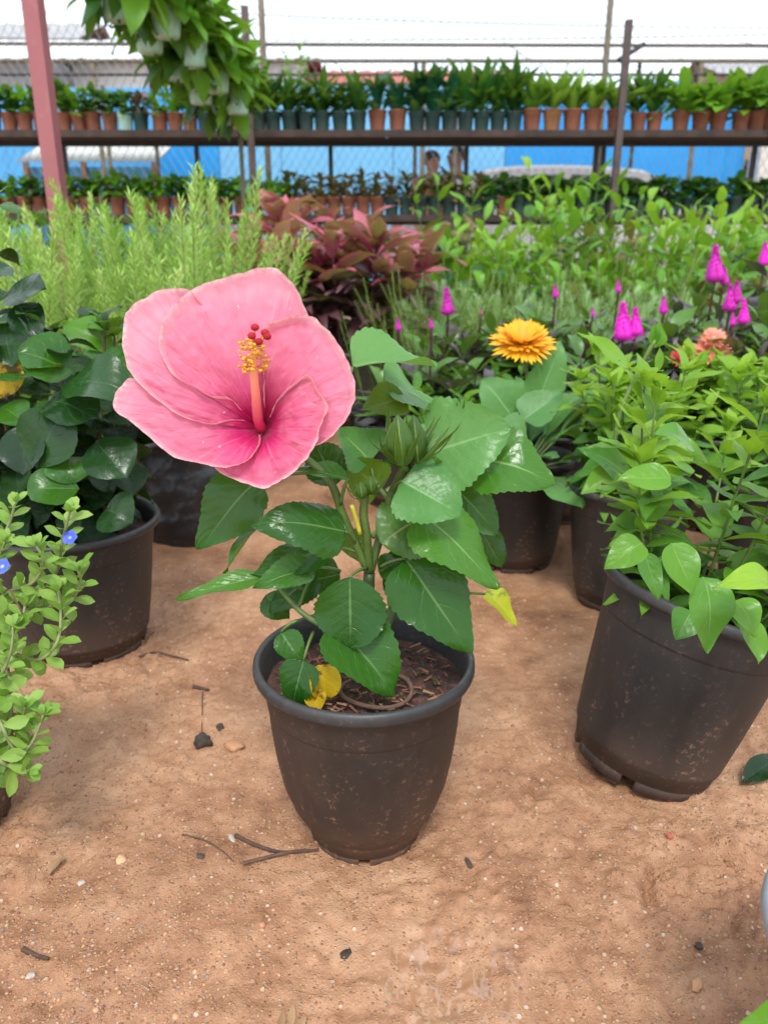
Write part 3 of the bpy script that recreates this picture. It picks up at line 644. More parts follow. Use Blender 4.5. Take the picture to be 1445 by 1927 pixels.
# ---- the flower
FN = (Vector((-.10, -.955, .36))).normalized(); FC = hp(480, 800, -.045)
fe1 = Vector((0, 0, 1)).cross(FN).normalized()*1.0; fe2 = FN.cross(fe1)
PET = [
 [(452, 770), (436, 751), (408, 750), (380, 738), (345, 716), (328, 685), (322, 655), (330, 625), (345, 600), (385, 565), (430, 547), (470, 535), (500, 528), (530, 527), (557, 540), (577, 567), (591, 602), (600, 650), (590, 690), (560, 730), (520, 770)],
 [(498, 765), (505, 715), (503, 670), (506, 640), (518, 625), (540, 616), (562, 609), (592, 611), (622, 627), (647, 657), (667, 692), (678, 722), (676, 757), (661, 792), (632, 822), (600, 840), (565, 850), (530, 840), (503, 818)],
 [(505, 782), (530, 752), (560, 730), (588, 714), (602, 728), (615, 752), (626, 772), (612, 805), (592, 850), (562, 882), (530, 905), (497, 920), (465, 913), (435, 902), (408, 888), (400, 868), (430, 845), (462, 818)],
 [(482, 815), (486, 832), (480, 852), (470, 868), (452, 878), (428, 883), (400, 879), (368, 872), (330, 862), (308, 844), (283, 820), (255, 795), (240, 786), (232, 772), (239, 748), (255, 728), (270, 721), (300, 722), (350, 740), (405, 768), (452, 788)],
 [(455, 788), (432, 790), (405, 800), (380, 798), (345, 785), (318, 765), (295, 745), (275, 722), (263, 690), (261, 650), (265, 612), (284, 590), (304, 582), (318, 570), (345, 562), (375, 563), (400, 590), (420, 640), (440, 700), (460, 760)]]
flo = obj('flower', None, hib)
NS, NT = 110, 44
for k, pix in enumerate(PET):
    P = [onplane(x, y, FC, FN) - FC for x, y in pix]
    loc = [Vector((p.dot(fe1), p.dot(fe2), 0)) for p in P]
    cur = spline(loc, 12); L = np.array([0]+[ (cur[i+1]-cur[i]).length for i in range(len(cur)-1)]).cumsum(); L /= L[-1]
    C = np.array([tuple(c) for c in cur]); s = np.linspace(0, 1, NS+1)
    B = np.stack([np.interp(s, L, C[:, 0]), np.interp(s, L, C[:, 1])], 1)
    B *= (1 + .016*(fbm(s*26, s*0+k*5, 3, k)-.45)*2)[:, None]
    t = np.linspace(.0, 1, NT+1)**.9; S, T = np.meshgrid(s, t)
    th = np.arctan2(B[:, 1], B[:, 0]); tube_r = .0008
    X = (1-T)*(np.cos(th)*tube_r)[None, :] + T*B[:, 0][None, :]; Y = (1-T)*(np.sin(th)*tube_r)[None, :] + T*B[:, 1][None, :]
    rad = np.hypot(X, Y)
    fun = -.026*np.exp(-(rad/.023)**1.5)                       # the throat
    cupz = .020*np.clip(rad/.1, 0, 1.2)**1.3*np.clip(Y/.1+.55, 0, 1)  # upper petals lean forward, lower ones spread back
    cupz = cupz - .012*np.clip(-Y/.06, 0, 1.3)*np.clip(rad/.08, 0, 1)
    ov = (.5-S)*2; lay = .0075*np.sign(ov)*np.abs(ov)**1.3*np.clip(T*1.6, 0, 1)
    bul = .006*np.sin(np.pi*np.clip(S, 0, 1))*np.sin(np.pi*T*.9)
    wr = (fbm(S*26+k*7, T*4, 3, k)-.45)*.0075*T*np.clip(rad/.03, 0, 1) + (fbm(X*190+k, Y*190, 4, k+3)-.45)*.0036*np.clip(rad/.025, 0, 1)
    ed = np.clip((T-.90)/.10, 0, 1); cr_ = (fbm(S*60, T*9+k*3, 3, k+9)-.40)
    fr = np.clip(.4+1.4*(vnoise(S*5, S*0+k, 77+k)), 0, 1.3)
    roll = ed**1.5*(.0052*fr + .007*cr_)
    Z = fun + cupz + lay + bul + wr + roll
    shrink = 1 - ed**2*.020*fr*(.6+cr_); X = X*shrink; Y = Y*shrink
    base = np.array(FC); e1, e2, e3 = map(np.array, (fe1, fe2, FN))
    V = base + X[..., None]*e1 + Y[..., None]*e2 + Z[..., None]*e3
    i, j = np.meshgrid(np.arange(NT), np.arange(NS), indexing='ij'); a = (i*(NS+1)+j).ravel(); F = np.stack([a, a+1, a+NS+2, a+NS+1], 1)
    # colour runs with real distance from the throat
    tc = np.where(T > .9, np.maximum(np.clip(rad/.115, 0, .92), T*.0), np.clip(rad/.115, 0, .92)); tc = np.where(T > .93, np.maximum(tc, .93+(T-.93)), tc)
    wobj('petal', V.reshape(-1, 3), F, np.stack([S, tc], -1).reshape(-1, 2), M['petal'], hib, flo)
# staminal column, stigmas, anthers
cpts = [FC - FN*.044, FC - FN*.012 + fe2*.004, onplane(482, 745, FC + FN*.016, FN), onplane(477, 690, FC + FN*.034, FN), onplane(479, 650, FC + FN*.044, FN)]
cp = spline(cpts, 6); MBc = MB().tube([p-hib.location for p in cp], list(np.linspace(.0052, .0023, len(cp))), 12); MBc.build('staminal_column', M['column'], flo)
tip = cp[-1]; g = random.Random(8)
fil = MB(); ant = MB()
for k in range(84):
    f = g.uniform(.0, 1.0); p = cp[-1-int(f*8)]; a_ = g.uniform(0, 6.28); Lf = g.uniform(.006, .0135)*(1-.25*abs(f-.4))
    axis_ = (cp[-1]-cp[-5]).normalized(); s1 = axis_.cross(Vector((1, 0, .2))).normalized(); s2 = axis_.cross(s1)
    d = (s1*math.cos(a_)+s2*math.sin(a_)+axis_*g.uniform(-.1, .5)).normalized(); q = p + d*Lf
    fil.tube([p-hib.location, q-hib.location], [.00035, .00028], 4, False)
    ant.ball(q-hib.location, g.uniform(.0011, .0019), 6, 4, (1.1, .9, .8))
fil.build('filaments', M['column'], flo); o = ant.build('anthers', M['anther'], flo); o['kind'] = 'stuff'
for x, y in ((480, 616), (474, 632), (499, 626), (503, 633), (487, 643)):
    q = onplane(x, y, FC + FN*.052, FN); st = obj('stigma', MB().ball(q-hib.location, .0033, 10, 8, (1, .9, .85)).me('stigma', M['stigma']), flo)
    tub('style', bez(tip, q), .0007, 'column', hib, st, 5)
# calyx behind the flower
cal = MB().lathe([(.004, 0), (.009, .006), (.012, .018), (.010, .032), (.008, .04)], 16, M=frame((0, 0, 0), fe1, FN) @ Matrix.Translation((0, 0, -.062)))
cal.V = [v + np.array(FC - hib.location) for v in cal.V]; cal.build('calyx', M['sepal'], flo)
# buds
def bud(root, base, d, L, Wd, nb, seed):
    g = random.Random(seed); base = Vector(base); d = Vector(d).normalized(); Mx = frame(base-root.location, Vector((1, 0, .1)), d)
    n = 30; prof = [(0.18, 0), (.55, .08), (.92, .25), (1, .42), (.85, .62), (.5, .82), (.16, .96), (.02, 1.0)]
    V = []; U = []
    for j, (r, z) in enumerate(prof):
        for k in range(n):
            q = 2*math.pi*k/n; rr_ = r*Wd/2*(1+.09*math.cos(5*q))
            V.append(Mx @ Vector((rr_*math.cos(q), rr_*math.sin(q), z*L))); U.append(((k*5/n) % 1, z))
    F = [(j*n+k, j*n+(k+1) % n, (j+1)*n+(k+1) % n, (j+1)*n+k) for j in range(len(prof)-1) for k in range(n)]
    o = obj('bud', mesh('bud', V, F, M['sepal'], U), root)
    for k in range(nb):
        q = 2*math.pi*k/nb + g.uniform(-.2, .2); out = Mx.to_3x3() @ Vector((math.cos(q), math.sin(q), 0))
        p0 = Mx @ Vector((0, 0, .06*L)) + out*Wd*.22; p1 = p0 + out*Wd*g.uniform(.55, 1.0) + d*L*g.uniform(.6, 1.1)
        V, F, U = place_leaf(p0, p1, -out*1.0 + d*.2, W=Wd*.26, kind='lance', nu=4, nv=8, fold=.3, curl=-.9, wave=0, seed=k)
        obj('bract', mesh('bract', V, F, M['sepal'], U), o)
    return o
bud(hib, hp(757, 878, -.02), (-.02, -.1, 1), .047, .027, 9, 1)
bud(hib, hp(786, 872, -.018), (.5, -.05, .85), .044, .020, 8, 2)
bud(hib, hp(682, 938, -.015), (-.25, -.2, .9), .017, .011, 7, 3)
bud(hib, hp(700, 930, -.012), (.3, -.2, .9), .019, .011, 7, 4)
bud(hib, hp(868, 778, .05), (.1, .0, 1), .018, .008, 6, 5)

# ------------------------------------------------------------------ leafy plants
LIB = {}
def lib(key, mat, n=3, **kw):
    k = (key, mat)
    if k not in LIB:
        LIB[k] = []
        for i in range(n):
            V, F, U = leaf_geo(L=1., seed=97*i+5, **kw); LIB[k].append(mesh("leaf", V, F, M[mat], U))
    return LIB[k]
SH = {'lime': dict(W=.41, kind='ovate', nu=6, nv=8, fold=.22, curl=.75, wave=.045),
      'obov': dict(W=.52, kind='obov', nu=6, nv=8, fold=.15, curl=.7, wave=.05),
      'gloss': dict(W=.66, kind='ellip', nu=10, nv=14, fold=.2, curl=.9, wave=.06, quilt=.012, serr=.05, nser=7),
      'sage': dict(W=.55, kind='obov', nu=4, nv=5, fold=.2, curl=.4, wave=.0),
      'gerb': dict(W=.50, kind='obov', nu=8, nv=14, fold=.15, curl=.9, wave=.06, serr=.18, nser=5),
      'cord': dict(W=.30, kind='lance', nu=4, nv=8, fold=.4, curl=1.1, wave=.02),
      'cel': dict(W=.36, kind='lance', nu=4, nv=6, fold=.25, curl=.8, wave=.03),
      'broad': dict(W=.42, kind='ellip', nu=6, nv=8, fold=.2, curl=.8, wave=.03),
      'strap': dict(W=.16, kind='lance', nu=4, nv=6, fold=.35, curl=.5, wave=.02)}
def L_(shape, mat, n=3): return lib(shape, mat, n, **SH[shape])

def stem_path(g, x, y, z, az, lean, H, n=8):
    P = []; p = Vector((x, y, z)); l = lean
    for k in range(n+1):
        P.append(p.copy()); d = Vector((math.cos(az)*math.sin(l), math.sin(az)*math.sin(l), math.cos(l))); p = p + d*H/n; l *= .90; az += g.uniform(-.15, .15)
    return P
def grow(root, z, rs, seed, nst=4, H=.3, lean=.5, nleaf=10, leaves=None, size=(.05, .08), el=(-25, 55), stem='stem_green', rad=.0025, start=.2, top=None, ntop=0, bias=None, taper=.55):
    """stems with leaves spiralling up them; every stem and leaf is a part of root"""
    g = random.Random(seed); tips = []
    for s in range(nst):
        a = 2*math.pi*s/nst + g.uniform(-.5, .5); r0 = rs*g.uniform(.1, .5); ln = lean*g.uniform(.35, 1.1); h = H*g.uniform(.75, 1.1)
        if bias is not None and s % 2 == 0: a = bias + g.uniform(-.6, .6)
        P = stem_path(g, r0*math.cos(a), r0*math.sin(a), z-.005, a, ln, h); n = len(P)
        MB().tube(P, list(np.linspace(rad, rad*.45, n)), 6).build('stem', M[stem], root)
        az = g.uniform(0, 6.28)
        for k in range(nleaf):
            f = start + (1-start)*(k+.5)/nleaf; q = f*(n-1); i0 = min(int(q), n-2); p = P[i0].lerp(P[i0+1], q-i0); az += 2.4 + g.uniform(-.3, .3)
            e = R(el[0] + (el[1]-el[0])*f + g.uniform(-14, 14)); d = Vector((math.cos(az)*math.cos(e), math.sin(az)*math.cos(e), math.sin(e)))
            Ls = g.uniform(*size)*(1 - taper*max(0, f-.45)/.55)*(.8+.2*f)
            ml = top if (top and f > .72) else leaves
            up = Vector((0, 0, 1)) if abs(d.z) < .8 else Vector((-d.x, -d.y, .4))
            up = up + Vector((g.uniform(-.35, .35), g.uniform(-.35, .35), 0))
            me = g.choice(ml); ww = g.uniform(.85, 1.15)
            obj('leaf', me, root, frame(p, d, up) @ Matrix.Diagonal((Ls*ww, Ls, Ls, 1)))
        for k in range(ntop):
            az += 2.4; e = R(g.uniform(35, 75)); d = Vector((math.cos(az)*math.cos(e), math.sin(az)*math.cos(e), math.sin(e)))
            Ls = size[0]*g.uniform(.4, .75); obj('leaf', g.choice(top or leaves), root, frame(P[-1], d, Vector((0, 0, 1))) @ Matrix.Scale(Ls, 4))
        tips.append((P[-1], (P[-1]-P[-2]).normalized()))
    return tips
def local_leaf(root, mat, b, t, n, W, kind='ovate', seed=0, **kw):
    """a leaf placed by its own base and tip in the world, as part of a (possibly tilted) root"""
    V, F, U = place_leaf(b, t, n, W=W, kind=kind, nu=10, nv=18, wave=kw.pop('wave', .04), fold=kw.pop('fold', .2), curl=kw.pop('curl', .6), seed=seed, **kw)
    bpy.context.view_layer.update(); Mi = root.matrix_world.inverted()
    V = V @ np.array(Mi.to_3x3()).T + np.array(Mi.translation)
    return obj('leaf', mesh('leaf', V, F, M[mat], U), root)

# ---- bright green bedding plants on the right
lime = L_('lime', 'leaf_lime') + L_('obov', 'leaf_lime', 2) + L_('lime', 'leaf_grey'); limetop = L_('lime', 'leaf_lime_top')
pB = G(1202, 1428)
tB = thing('potted_bedding_plant', 'bright green leafy plant in a black pot that leans over beside the path', 'potted plant', (pB.x, pB.y, .004), rot=(R(-2), R(14.5), R(0)))
z, rs = add_pot(tB, 'bucket', 'pot_black', 'pot_rim', 1.09)
chips(160, 21, .09, .172, tB, Matrix.Scale(1.04, 4))
grow(tB, z, rs, 41, nst=14, H=.25, lean=.8, nleaf=17, leaves=lime, size=(.055, .09), taper=.3, el=(-18, 50), rad=.0024, start=.12, top=limetop, ntop=5)
for k, (b, t, n, wd, mt) in enumerate([
    ((1322, 1085, .60), (1328, 1228, .585), (.1, -.9, .4), .046, 'leaf_grey'), ((1300, 1150, .66), (1270, 1205, .64), (-.2, -.85, .4), .036, 'leaf_grey'),
    ((1208, 1022, .66), (1136, 1072, .65), (-.2, -.7, .65), .036, 'leaf_lime'), ((1262, 1022, .60), (1302, 1122, .58), (.1, -.85, .5), .038, 'leaf_lime'),
    ((1212, 1040, .68), (1238, 1130, .66), (.0, -.9, .4), .026, 'leaf_grey'), ((1470, 1110, .56), (1340, 1108, .54), (-.1, -.45, .88), .034, 'leaf_lime_top'),
    ((1380, 1130, .60), (1420, 1200, .58), (.2, -.8, .5), .034, 'leaf_lime'), ((1400, 1160, .62), (1425, 1250, .58), (.2, -.85, .4), .034, 'leaf_lime'),
    ((1262, 900, .66), (1160, 905, .66), (.0, -.6, .8), .036, 'leaf_lime'), ((1300, 840, .70), (1228, 815, .69), (.0, -.5, .85), .036, 'leaf_grey')]):
    local_leaf(tB, mt, at(*b), at(*t), n, wd*.86, 'ovate', k, curl=.8)
pA = G(1165, 1122)
def bedding(loc, label, seed, rot=0, H=.24, nst=8, sc=1.0, top=limetop, lv=None, group=None, lean=.55):
    t = thing('potted_bedding_plant', label, 'potted plant', loc, rot, group)
    z, rs = add_pot(t, 'bucket', 'pot_black', 'pot_rim', sc)
    tips = grow(t, z, rs, seed, nst=nst+4, H=H, lean=lean, nleaf=15, leaves=lv or lime, size=(.065, .105), taper=.3, el=(-20, 50), rad=.0025, start=.12, top=top, ntop=4)
    return t, tips
tA, tipsA = bedding((pA.x, pA.y, 0), 'bright green leafy plant in an upright black pot behind the leaning pot', 52, 1.0, .24, 9, 1.04)
for k, (b, t, n, wd, mt) in enumerate([((1190, 905, 1.02), (1084, 842, 1.0), (-.1, -.72, .62), .05, 'leaf_grey'), ((1160, 885, 1.0), (1092, 930, .98), (-.3, -.8, .4), .036, 'leaf_lime'), ((1180, 690, 1.12), (1088, 625, 1.10), (.1, -.6, .75), .036, 'leaf_lime_top'),
      ((1170, 900, 1.0), (1180, 965, .98), (.2, -.85, .4), .03, 'leaf_grey'), ((1230, 840, 1.0), (1340, 880, .98), (.1, -.6, .75), .045, 'leaf_lime')]):
    local_leaf(tA, mt, at(*b), at(*t), n, wd, 'ovate', 30+k)
R2 = G(1440, 1120); R3 = G(1330, 985); R4 = G(1480, 960)
bedding((R2.x, R2.y, 0), 'bright green leafy plant crowded in between the pots at the path edge', 63, .5, .22, 9, 1.04, group='bedding plants packed behind the leaning pot')
bedding((R3.x, R3.y, 0), 'bright green leafy plant crowded in between the pots at the path edge', 74, 2.0, .19, 8, 1.04, group='bedding plants packed behind the leaning pot')
bedding((R4.x, R4.y, 0), 'bright green leafy plant crowded in between the pots at the path edge', 85, 3.0, .21, 8, 1.04, group='bedding plants packed behind the leaning pot')
# lily-like pale bud on a stalk in plant A
def stalk(root, P, rad, mat='stem_green'):
    bpy.context.view_layer.update(); Mi = root.matrix_world.inverted()
    return MB().tube([Mi @ Vector(p) for p in spline(P, 4)], rad, 6).build('flower_stalk', M[mat], root)
stalk(tA, [at(1150, 880, 1.05), at(1165, 780, 1.05), at(1205, 690, 1.06), at(1232, 640, 1.06)], .003)
for k, (b, t) in enumerate([((1232, 655, 1.06), (1242, 600, 1.06)), ((1228, 650, 1.06), (1232, 606, 1.055)), ((1240, 652, 1.065), (1248, 618, 1.06)), ((1235, 700, 1.05), (1240, 650, 1.05))]):
    local_leaf(tA, 'leaf_lime', at(*b), at(*t), (.2*(k-1), -.9, .2), .016, 'lance', 50+k, curl=.2)

# ---- ray flowers
def ray_flower(root, c, n, rad, mat, disc, npet, rows, seed, droop=.12, name='flower_head'):
    """daisy head: c and n are in root space"""
    g = random.Random(seed); Fr = frame(c, Vector((1, 0, .01)), n); Vs = MB()
    for rw in range(rows):
        for k in range(npet):
            q = 2*math.pi*(k+.5*rw)/npet + g.uniform(-.04, .04); Lp = rad*(1-.16*rw)*g.uniform(.9, 1.05)
            V, F, U = leaf_geo(L=Lp, W=rad*.17, kind='strap', nu=2, nv=5, fold=.1, curl=droop*g.uniform(.3, 1.6)-.25*rw, wave=.01, seed=k)
            m = Fr @ Matrix.Rotation(q, 4, 'Z') @ Matrix.Translation((0, rad*.06, .002*rw)) @ Matrix.Rotation(g.uniform(-.08, .16)+.22*rw, 4, 'X')
            V = V @ np.array(m.to_3x3()).T + np.array(m.translation); Vs.add(V, F, U)
    h = Vs.build(name, M[mat], root); h['kind'] = 'stuff'
    d = MB(); d.lathe([(rad*.27, 0), (rad*.25, rad*.07), (rad*.14, rad*.11), (.0005, rad*.10)], 18, M=Fr)
    for k in range(60):
        q = g.uniform(0, 6.28); r_ = rad*.25*math.sqrt(g.random()); p = Fr @ Vector((r_*math.cos(q), r_*math.sin(q), rad*.09)); d.ball(p, rad*.022, 5, 3)
    d.build('disc', M[disc], h)
    MB().lathe([(.001, -rad*.22), (rad*.14, -rad*.16), (rad*.2, -.001)], 14, M=Fr).build('calyx', M['stem_green'], h)
    return h
pG = G(962, 1052)
tG = thing('potted_gerbera', 'gerbera with a single orange daisy flower over broad leaves in a black pot', 'potted plant', (pG.x, pG.y, 0))
z, rs = add_pot(tG, 'bucket', 'pot_black', 'pot_rim', 1.05)
def rosette(root, z, rs, seed, n, leaves, size, el=(5, 60)):
    g = random.Random(seed)
    for k in range(n):
        az = k*2.4 + g.uniform(-.3, .3); e = R(g.uniform(*el)); d = Vector((math.cos(az)*math.cos(e), math.sin(az)*math.cos(e), math.sin(e)))
        p0 = Vector((math.cos(az)*rs*.15, math.sin(az)*rs*.15, z)); p1 = p0 + d*size[0]*.7; Ls = g.uniform(*size)
        l = obj('leaf', g.choice(leaves), root, frame(p1, d, Vector((g.uniform(-.2, .2), g.uniform(-.2, .2), 1))) @ Matrix.Scale(Ls, 4))
        MB().tube([Vector((0, -(p1-p0).length/Ls, 0)), Vector((0, 0, 0))], .0022/Ls, 5).build('petiole', M['stem_green'], l)
gl = L_('gerb', 'leaf_gerb') + L_('gerb', 'leaf_grey', 1)
rosette(tG, z, rs, 5, 30, gl, (.11, .17))
gz_ = at(983, 645, pG.y+.0); gc = gz_ - tG.location
ray_flower(tG, gc, Vector((-.12, -.46, .88)), .060, 'orange_petal', 'orange_disc', 40, 3, 4)
MB().tube([p - tG.location for p in spline([tG.location + Vector((0, 0, z)), at(990, 780, pG.y), at(992, 720, pG.y), gz_], 6)], .0033, 8).build('flower_stalk', M['stem_green'], tG)
for k, (b, t, n, wd) in enumerate([((1010, 760, 1.40), (1055, 640, 1.42), (.1, -.9, .4), .075), ((960, 780, 1.30), (905, 715, 1.32), (-.1, -.8, .6), .09), ((985, 790, 1.28), (1060, 735, 1.3), (.1, -.6, .8), .07), ((930, 800, 1.24), (985, 860, 1.22), (.0, -.8, .5), .08)]):
    local_leaf(tG, 'leaf_gerb', at(*b), at(*t), n, wd, 'cordate', 80+k, serr=.1, nser=5)
# red and salmon gerberas behind
pS = G(1310, 930)
tS = thing('potted_gerbera', 'gerbera with one crimson and two salmon flowers among bright green leaves', 'potted plant', (pS.x, pS.y, 0))
z, rs = add_pot(tS, 'bucket', 'pot_black', 'pot_rim', 1.05); rosette(tS, z, rs, 9, 18, gl, (.12, .18))
for (x, y, n, r_, mt) in ((1292, 674, (-.3, -.5, .85), .040, 'crimson_petal'), (1338, 664, (.15, -.55, .8), .046, 'salmon_petal'), (1342, 636, (.1, -.6, .8), .030, 'salmon_petal')):
    c = at(x, y, pS.y-.16) - tS.location; ray_flower(tS, c, Vector(n), r_, mt, mt, 28, 2, int(x), .15)
    MB().tube(spline([Vector((0, 0, z)), Vector((c.x*.4, c.y*.5, c.z*.6)), c], 6), .003, 7).build('flower_stalk', M['stem_green'], tS)
c = at(1388, 694, pS.y-.16) - tS.location
MB().ball(c, .013, 10, 8, (1, 1, 1.3)).build('bud', M['bud_yellow'], tS); MB().tube(spline([Vector((0, 0, z)), Vector((c.x*.6, c.y*.5, c.z*.5)), c], 6), .0028, 7).build('flower_stalk', M['stem_green'], tS)

# other black pots behind the gerbera
for (x, y, lab, seed, mt) in ((845, 975, 'low dark leaved plant in a dusty pot behind the hibiscus', 12, 'pot_brownblack'), (905, 905, 'low dark leaved plant in a clean pot next to the gerbera', 13, 'pot_black'), (1090, 925, 'broad leaved plant in a black pot between gerbera and bedding plants', 14, 'pot_black')):
    p = G(x, y); t = thing('potted_foliage_plant', lab, 'potted plant', (p.x, p.y, 0)); z, rs = add_pot(t, 'bucket', mt, 'pot_rim', 1.0)
    grow(t, z, rs, seed, nst=6, H=.15, lean=.7, nleaf=8, leaves=L_('broad', 'leaf_grey') + L_('broad', 'leaf_lime'), size=(.07, .12), el=(-10, 60), start=.2)

# ---- dark glossy plants on the left
dk = L_('gloss', 'leaf_darkgloss', 4); dk2 = dk[:1] + L_('gloss', 'leaf_darkgloss2')
pL = G(165, 1205)
tL = thing('potted_shrub', 'dense shrub with rounded dark glossy leaves in the big black pot', 'potted plant', (pL.x, pL.y, 0))
z, rs = add_pot(tL, 'bucket', 'pot_black', 'pot_rim', 1.22, 0, .82)
grow(tL, z, rs, 101, nst=14, H=.31, lean=.45, nleaf=15, leaves=dk, size=(.07, .10), el=(-48, 30), stem='stem_brown', rad=.004, start=.0, top=dk2, ntop=4, taper=.25)
for k, (b, t, n, wd, mt) in enumerate([((140, 700, .95), (35, 665, .93), (-.2, -.6, .8), .085, 'leaf_darkgloss2'), ((120, 725, .93), (255, 750, .90), (.1, -.6, .8), .075, 'leaf_darkgloss'), ((60, 800, .93), (45, 895, .90), (-.2, -.85, .4), .065, 'leaf_darkgloss'),
     ((70, 880, .90), (125, 770, .93), (.1, -.9, .4), .075, 'leaf_darkgloss'), ((130, 860, .92), (140, 910, .90), (.2, -.8, .5), .06, 'leaf_darkgloss2'), ((150, 920, .90), (50, 930, .88), (-.1, -.7, .7), .055, 'leaf_darkgloss2'),
     ((180, 830, .93), (240, 900, .9), (.4, -.8, .4), .07, 'leaf_darkgloss'), ((170, 690, 1.0), (265, 690, .98), (.1, -.55, .85), .06, 'leaf_darkgloss2'), ((215, 660, 1.1), (120, 610, 1.1), (-.1, -.7, .6), .05, 'leaf_lime'),
     ((200, 960, .92), (250, 985, .9), (.4, -.8, .4), .06, 'leaf_darkgloss'), ((90, 760, .93), (190, 790, .9), (.2, -.6, .8), .07, 'leaf_darkgloss')]):
    local_leaf(tL, mt, at(*b), at(*t), n, wd, 'ellip', 60+k, serr=.05, nser=8, curl=.9, quilt=.012, wave=.06)
pL0 = G(-70, 1130)
t0 = thing('potted_shrub', 'tall shrub of very dark leaves with one bright yellow leaf', 'potted plant', (pL0.x, pL0.y, 0))
z, rs = add_pot(t0, 'bucket', 'pot_black', 'pot_rim', 1.2)
grow(t0, z, rs, 116, nst=10, H=.42, lean=.36, nleaf=15, leaves=dk, size=(.085, .115), el=(-55, 20), stem='stem_brown', rad=.004, start=.05, top=dk2, ntop=3, taper=.2)
local_leaf(t0, 'leaf_dying', at(22, 668, 1.02), at(4, 750, 1.0), (.1, -.9, .3), .05, 'ellip', 3)['label'] = 'bright yellow leaf'
for k, (b, t, n, wd) in enumerate([((10, 560, 1.05), (88, 545, 1.0), (.2, -.7, .6), .06), ((20, 500, 1.08), (-30, 520, 1.05), (-.1, -.7, .6), .06), ((35, 570, 1.04), (75, 640, 1.0), (.2, -.9, .3), .05), ((10, 590, 1.03), (25, 690, 1.0), (-.1, -.9, .3), .07), ((5, 765, 1.0), (48, 800, .97), (.1, -.6, .75), .05)]):
    local_leaf(t0, 'leaf_darkgloss' if k < 4 else 'leaf_darkgloss2', at(*b), at(*t), n, wd, 'ellip', 90+k, curl=.5)
pL2 = G(238, 1005)
t2 = thing('potted_shrub', 'dark leaved shrub in the smaller pot beside the black grow bag', 'potted plant', (pL2.x, pL2.y, 0))
z, rs = add_pot(t2, 'bucket', 'pot_brownblack', 'pot_rim', 1.05)
grow(t2, z, rs, 131, nst=6, H=.24, lean=.35, nleaf=9, leaves=dk2, size=(.06, .09), el=(-35, 40), stem='stem_brown', start=.1, top=L_('gloss', 'leaf_darkgloss2'))
# black polythene grow bag
pb = G(366, 1000)
tb = thing('grow_bag', 'crumpled black polythene grow bag full of soil behind the flower', 'grow bag', (pb.x, pb.y, 0))
n, m = 56, 26; V = []
for j in range(m+1):
    f = j/m
    for k in range(n):
        q = 2*math.pi*k/n; r_ = .105*(1+.06*math.sin(f*3)+ .05*(float(fbm(np.array([math.cos(q)*2+5]), np.array([f*9+math.sin(q)*2]), 3, 2)[0])-.45)*4)
        r_ *= 1 + .018*math.sin(f*19+3*math.sin(q*2)+4*math.sin(q*3+1)*f); V.append((r_*math.cos(q), r_*math.sin(q), f*.20))
F = [(j*n+k, j*n+(k+1) % n, (j+1)*n+(k+1) % n, (j+1)*n+k) for j in range(m) for k in range(n)] + [tuple(range(n-1, -1, -1))]
obj('bag', mesh('bag', V, F, M['bag']), tb)
obj('soil', pot_meshes('bucket', 'pot_black', 'pot_rim')[2], tb)
grow(tb, .17, .09, 77, nst=4, H=.28, lean=.25, nleaf=8, leaves=L_('lime', 'leaf_grey'), size=(.05, .08), el=(-10, 50), start=.3)

# ---- trailing blue-flowered plant at the left edge
pe = G(-125, 1545)
te = thing('trailing_plant', 'trailing plant with tiny rounded sage leaves and small blue flowers', 'potted plant', (pe.x, pe.y, 0))
z, rs = add_pot(te, 'bucket', 'pot_brownblack', 'pot_rim', 1.05)
sage = L_('sage', 'leaf_evol', 3); EY = pe.y
def trail(P, seed, step=.0075, size=(.017, .026), grp=True):
    g = random.Random(seed); pts = spline([Vector(p) - te.location for p in P], 8)
    MB().tube(pts, list(np.linspace(.0021, .0012, len(pts))), 6).build('stem', M['stem_pale'], te)
    acc = 0; az = g.uniform(0, 6)
    for i in range(1, len(pts)):
        acc += (pts[i]-pts[i-1]).length
        if acc < step: continue
        acc = 0; az += 1.57 + g.uniform(-.4, .4); t_ = (pts[i]-pts[i-1]).normalized(); s1 = t_.cross(Vector((.3, 1, .2))).normalized(); s2 = t_.cross(s1)
        for sg in (-1, 1):
            out = (s1*math.cos(az)+s2*math.sin(az))*sg; d = (out + t_*g.uniform(.4, .9) + Vector((0, -.15, .25))).normalized()
            obj('leaf', g.choice(sage), te, frame(pts[i], d, t_*.7 + Vector((0, -.4, .6))) @ Matrix.Scale(g.uniform(*size), 4))
    for k in range(5):
        az += 1.3; t_ = (pts[-1]-pts[-2]).normalized(); s1 = t_.cross(Vector((.3, 1, .2))).normalized(); s2 = t_.cross(s1)
        d = ((s1*math.cos(az)+s2*math.sin(az))*.6 + t_).normalized(); obj('leaf', g.choice(sage), te, frame(pts[-1], d, Vector((0, -.4, .8))) @ Matrix.Scale(size[0]*g.uniform(.6, .9), 4))
E = lambda x, y, dy=0: at(x, y, EY+dy)
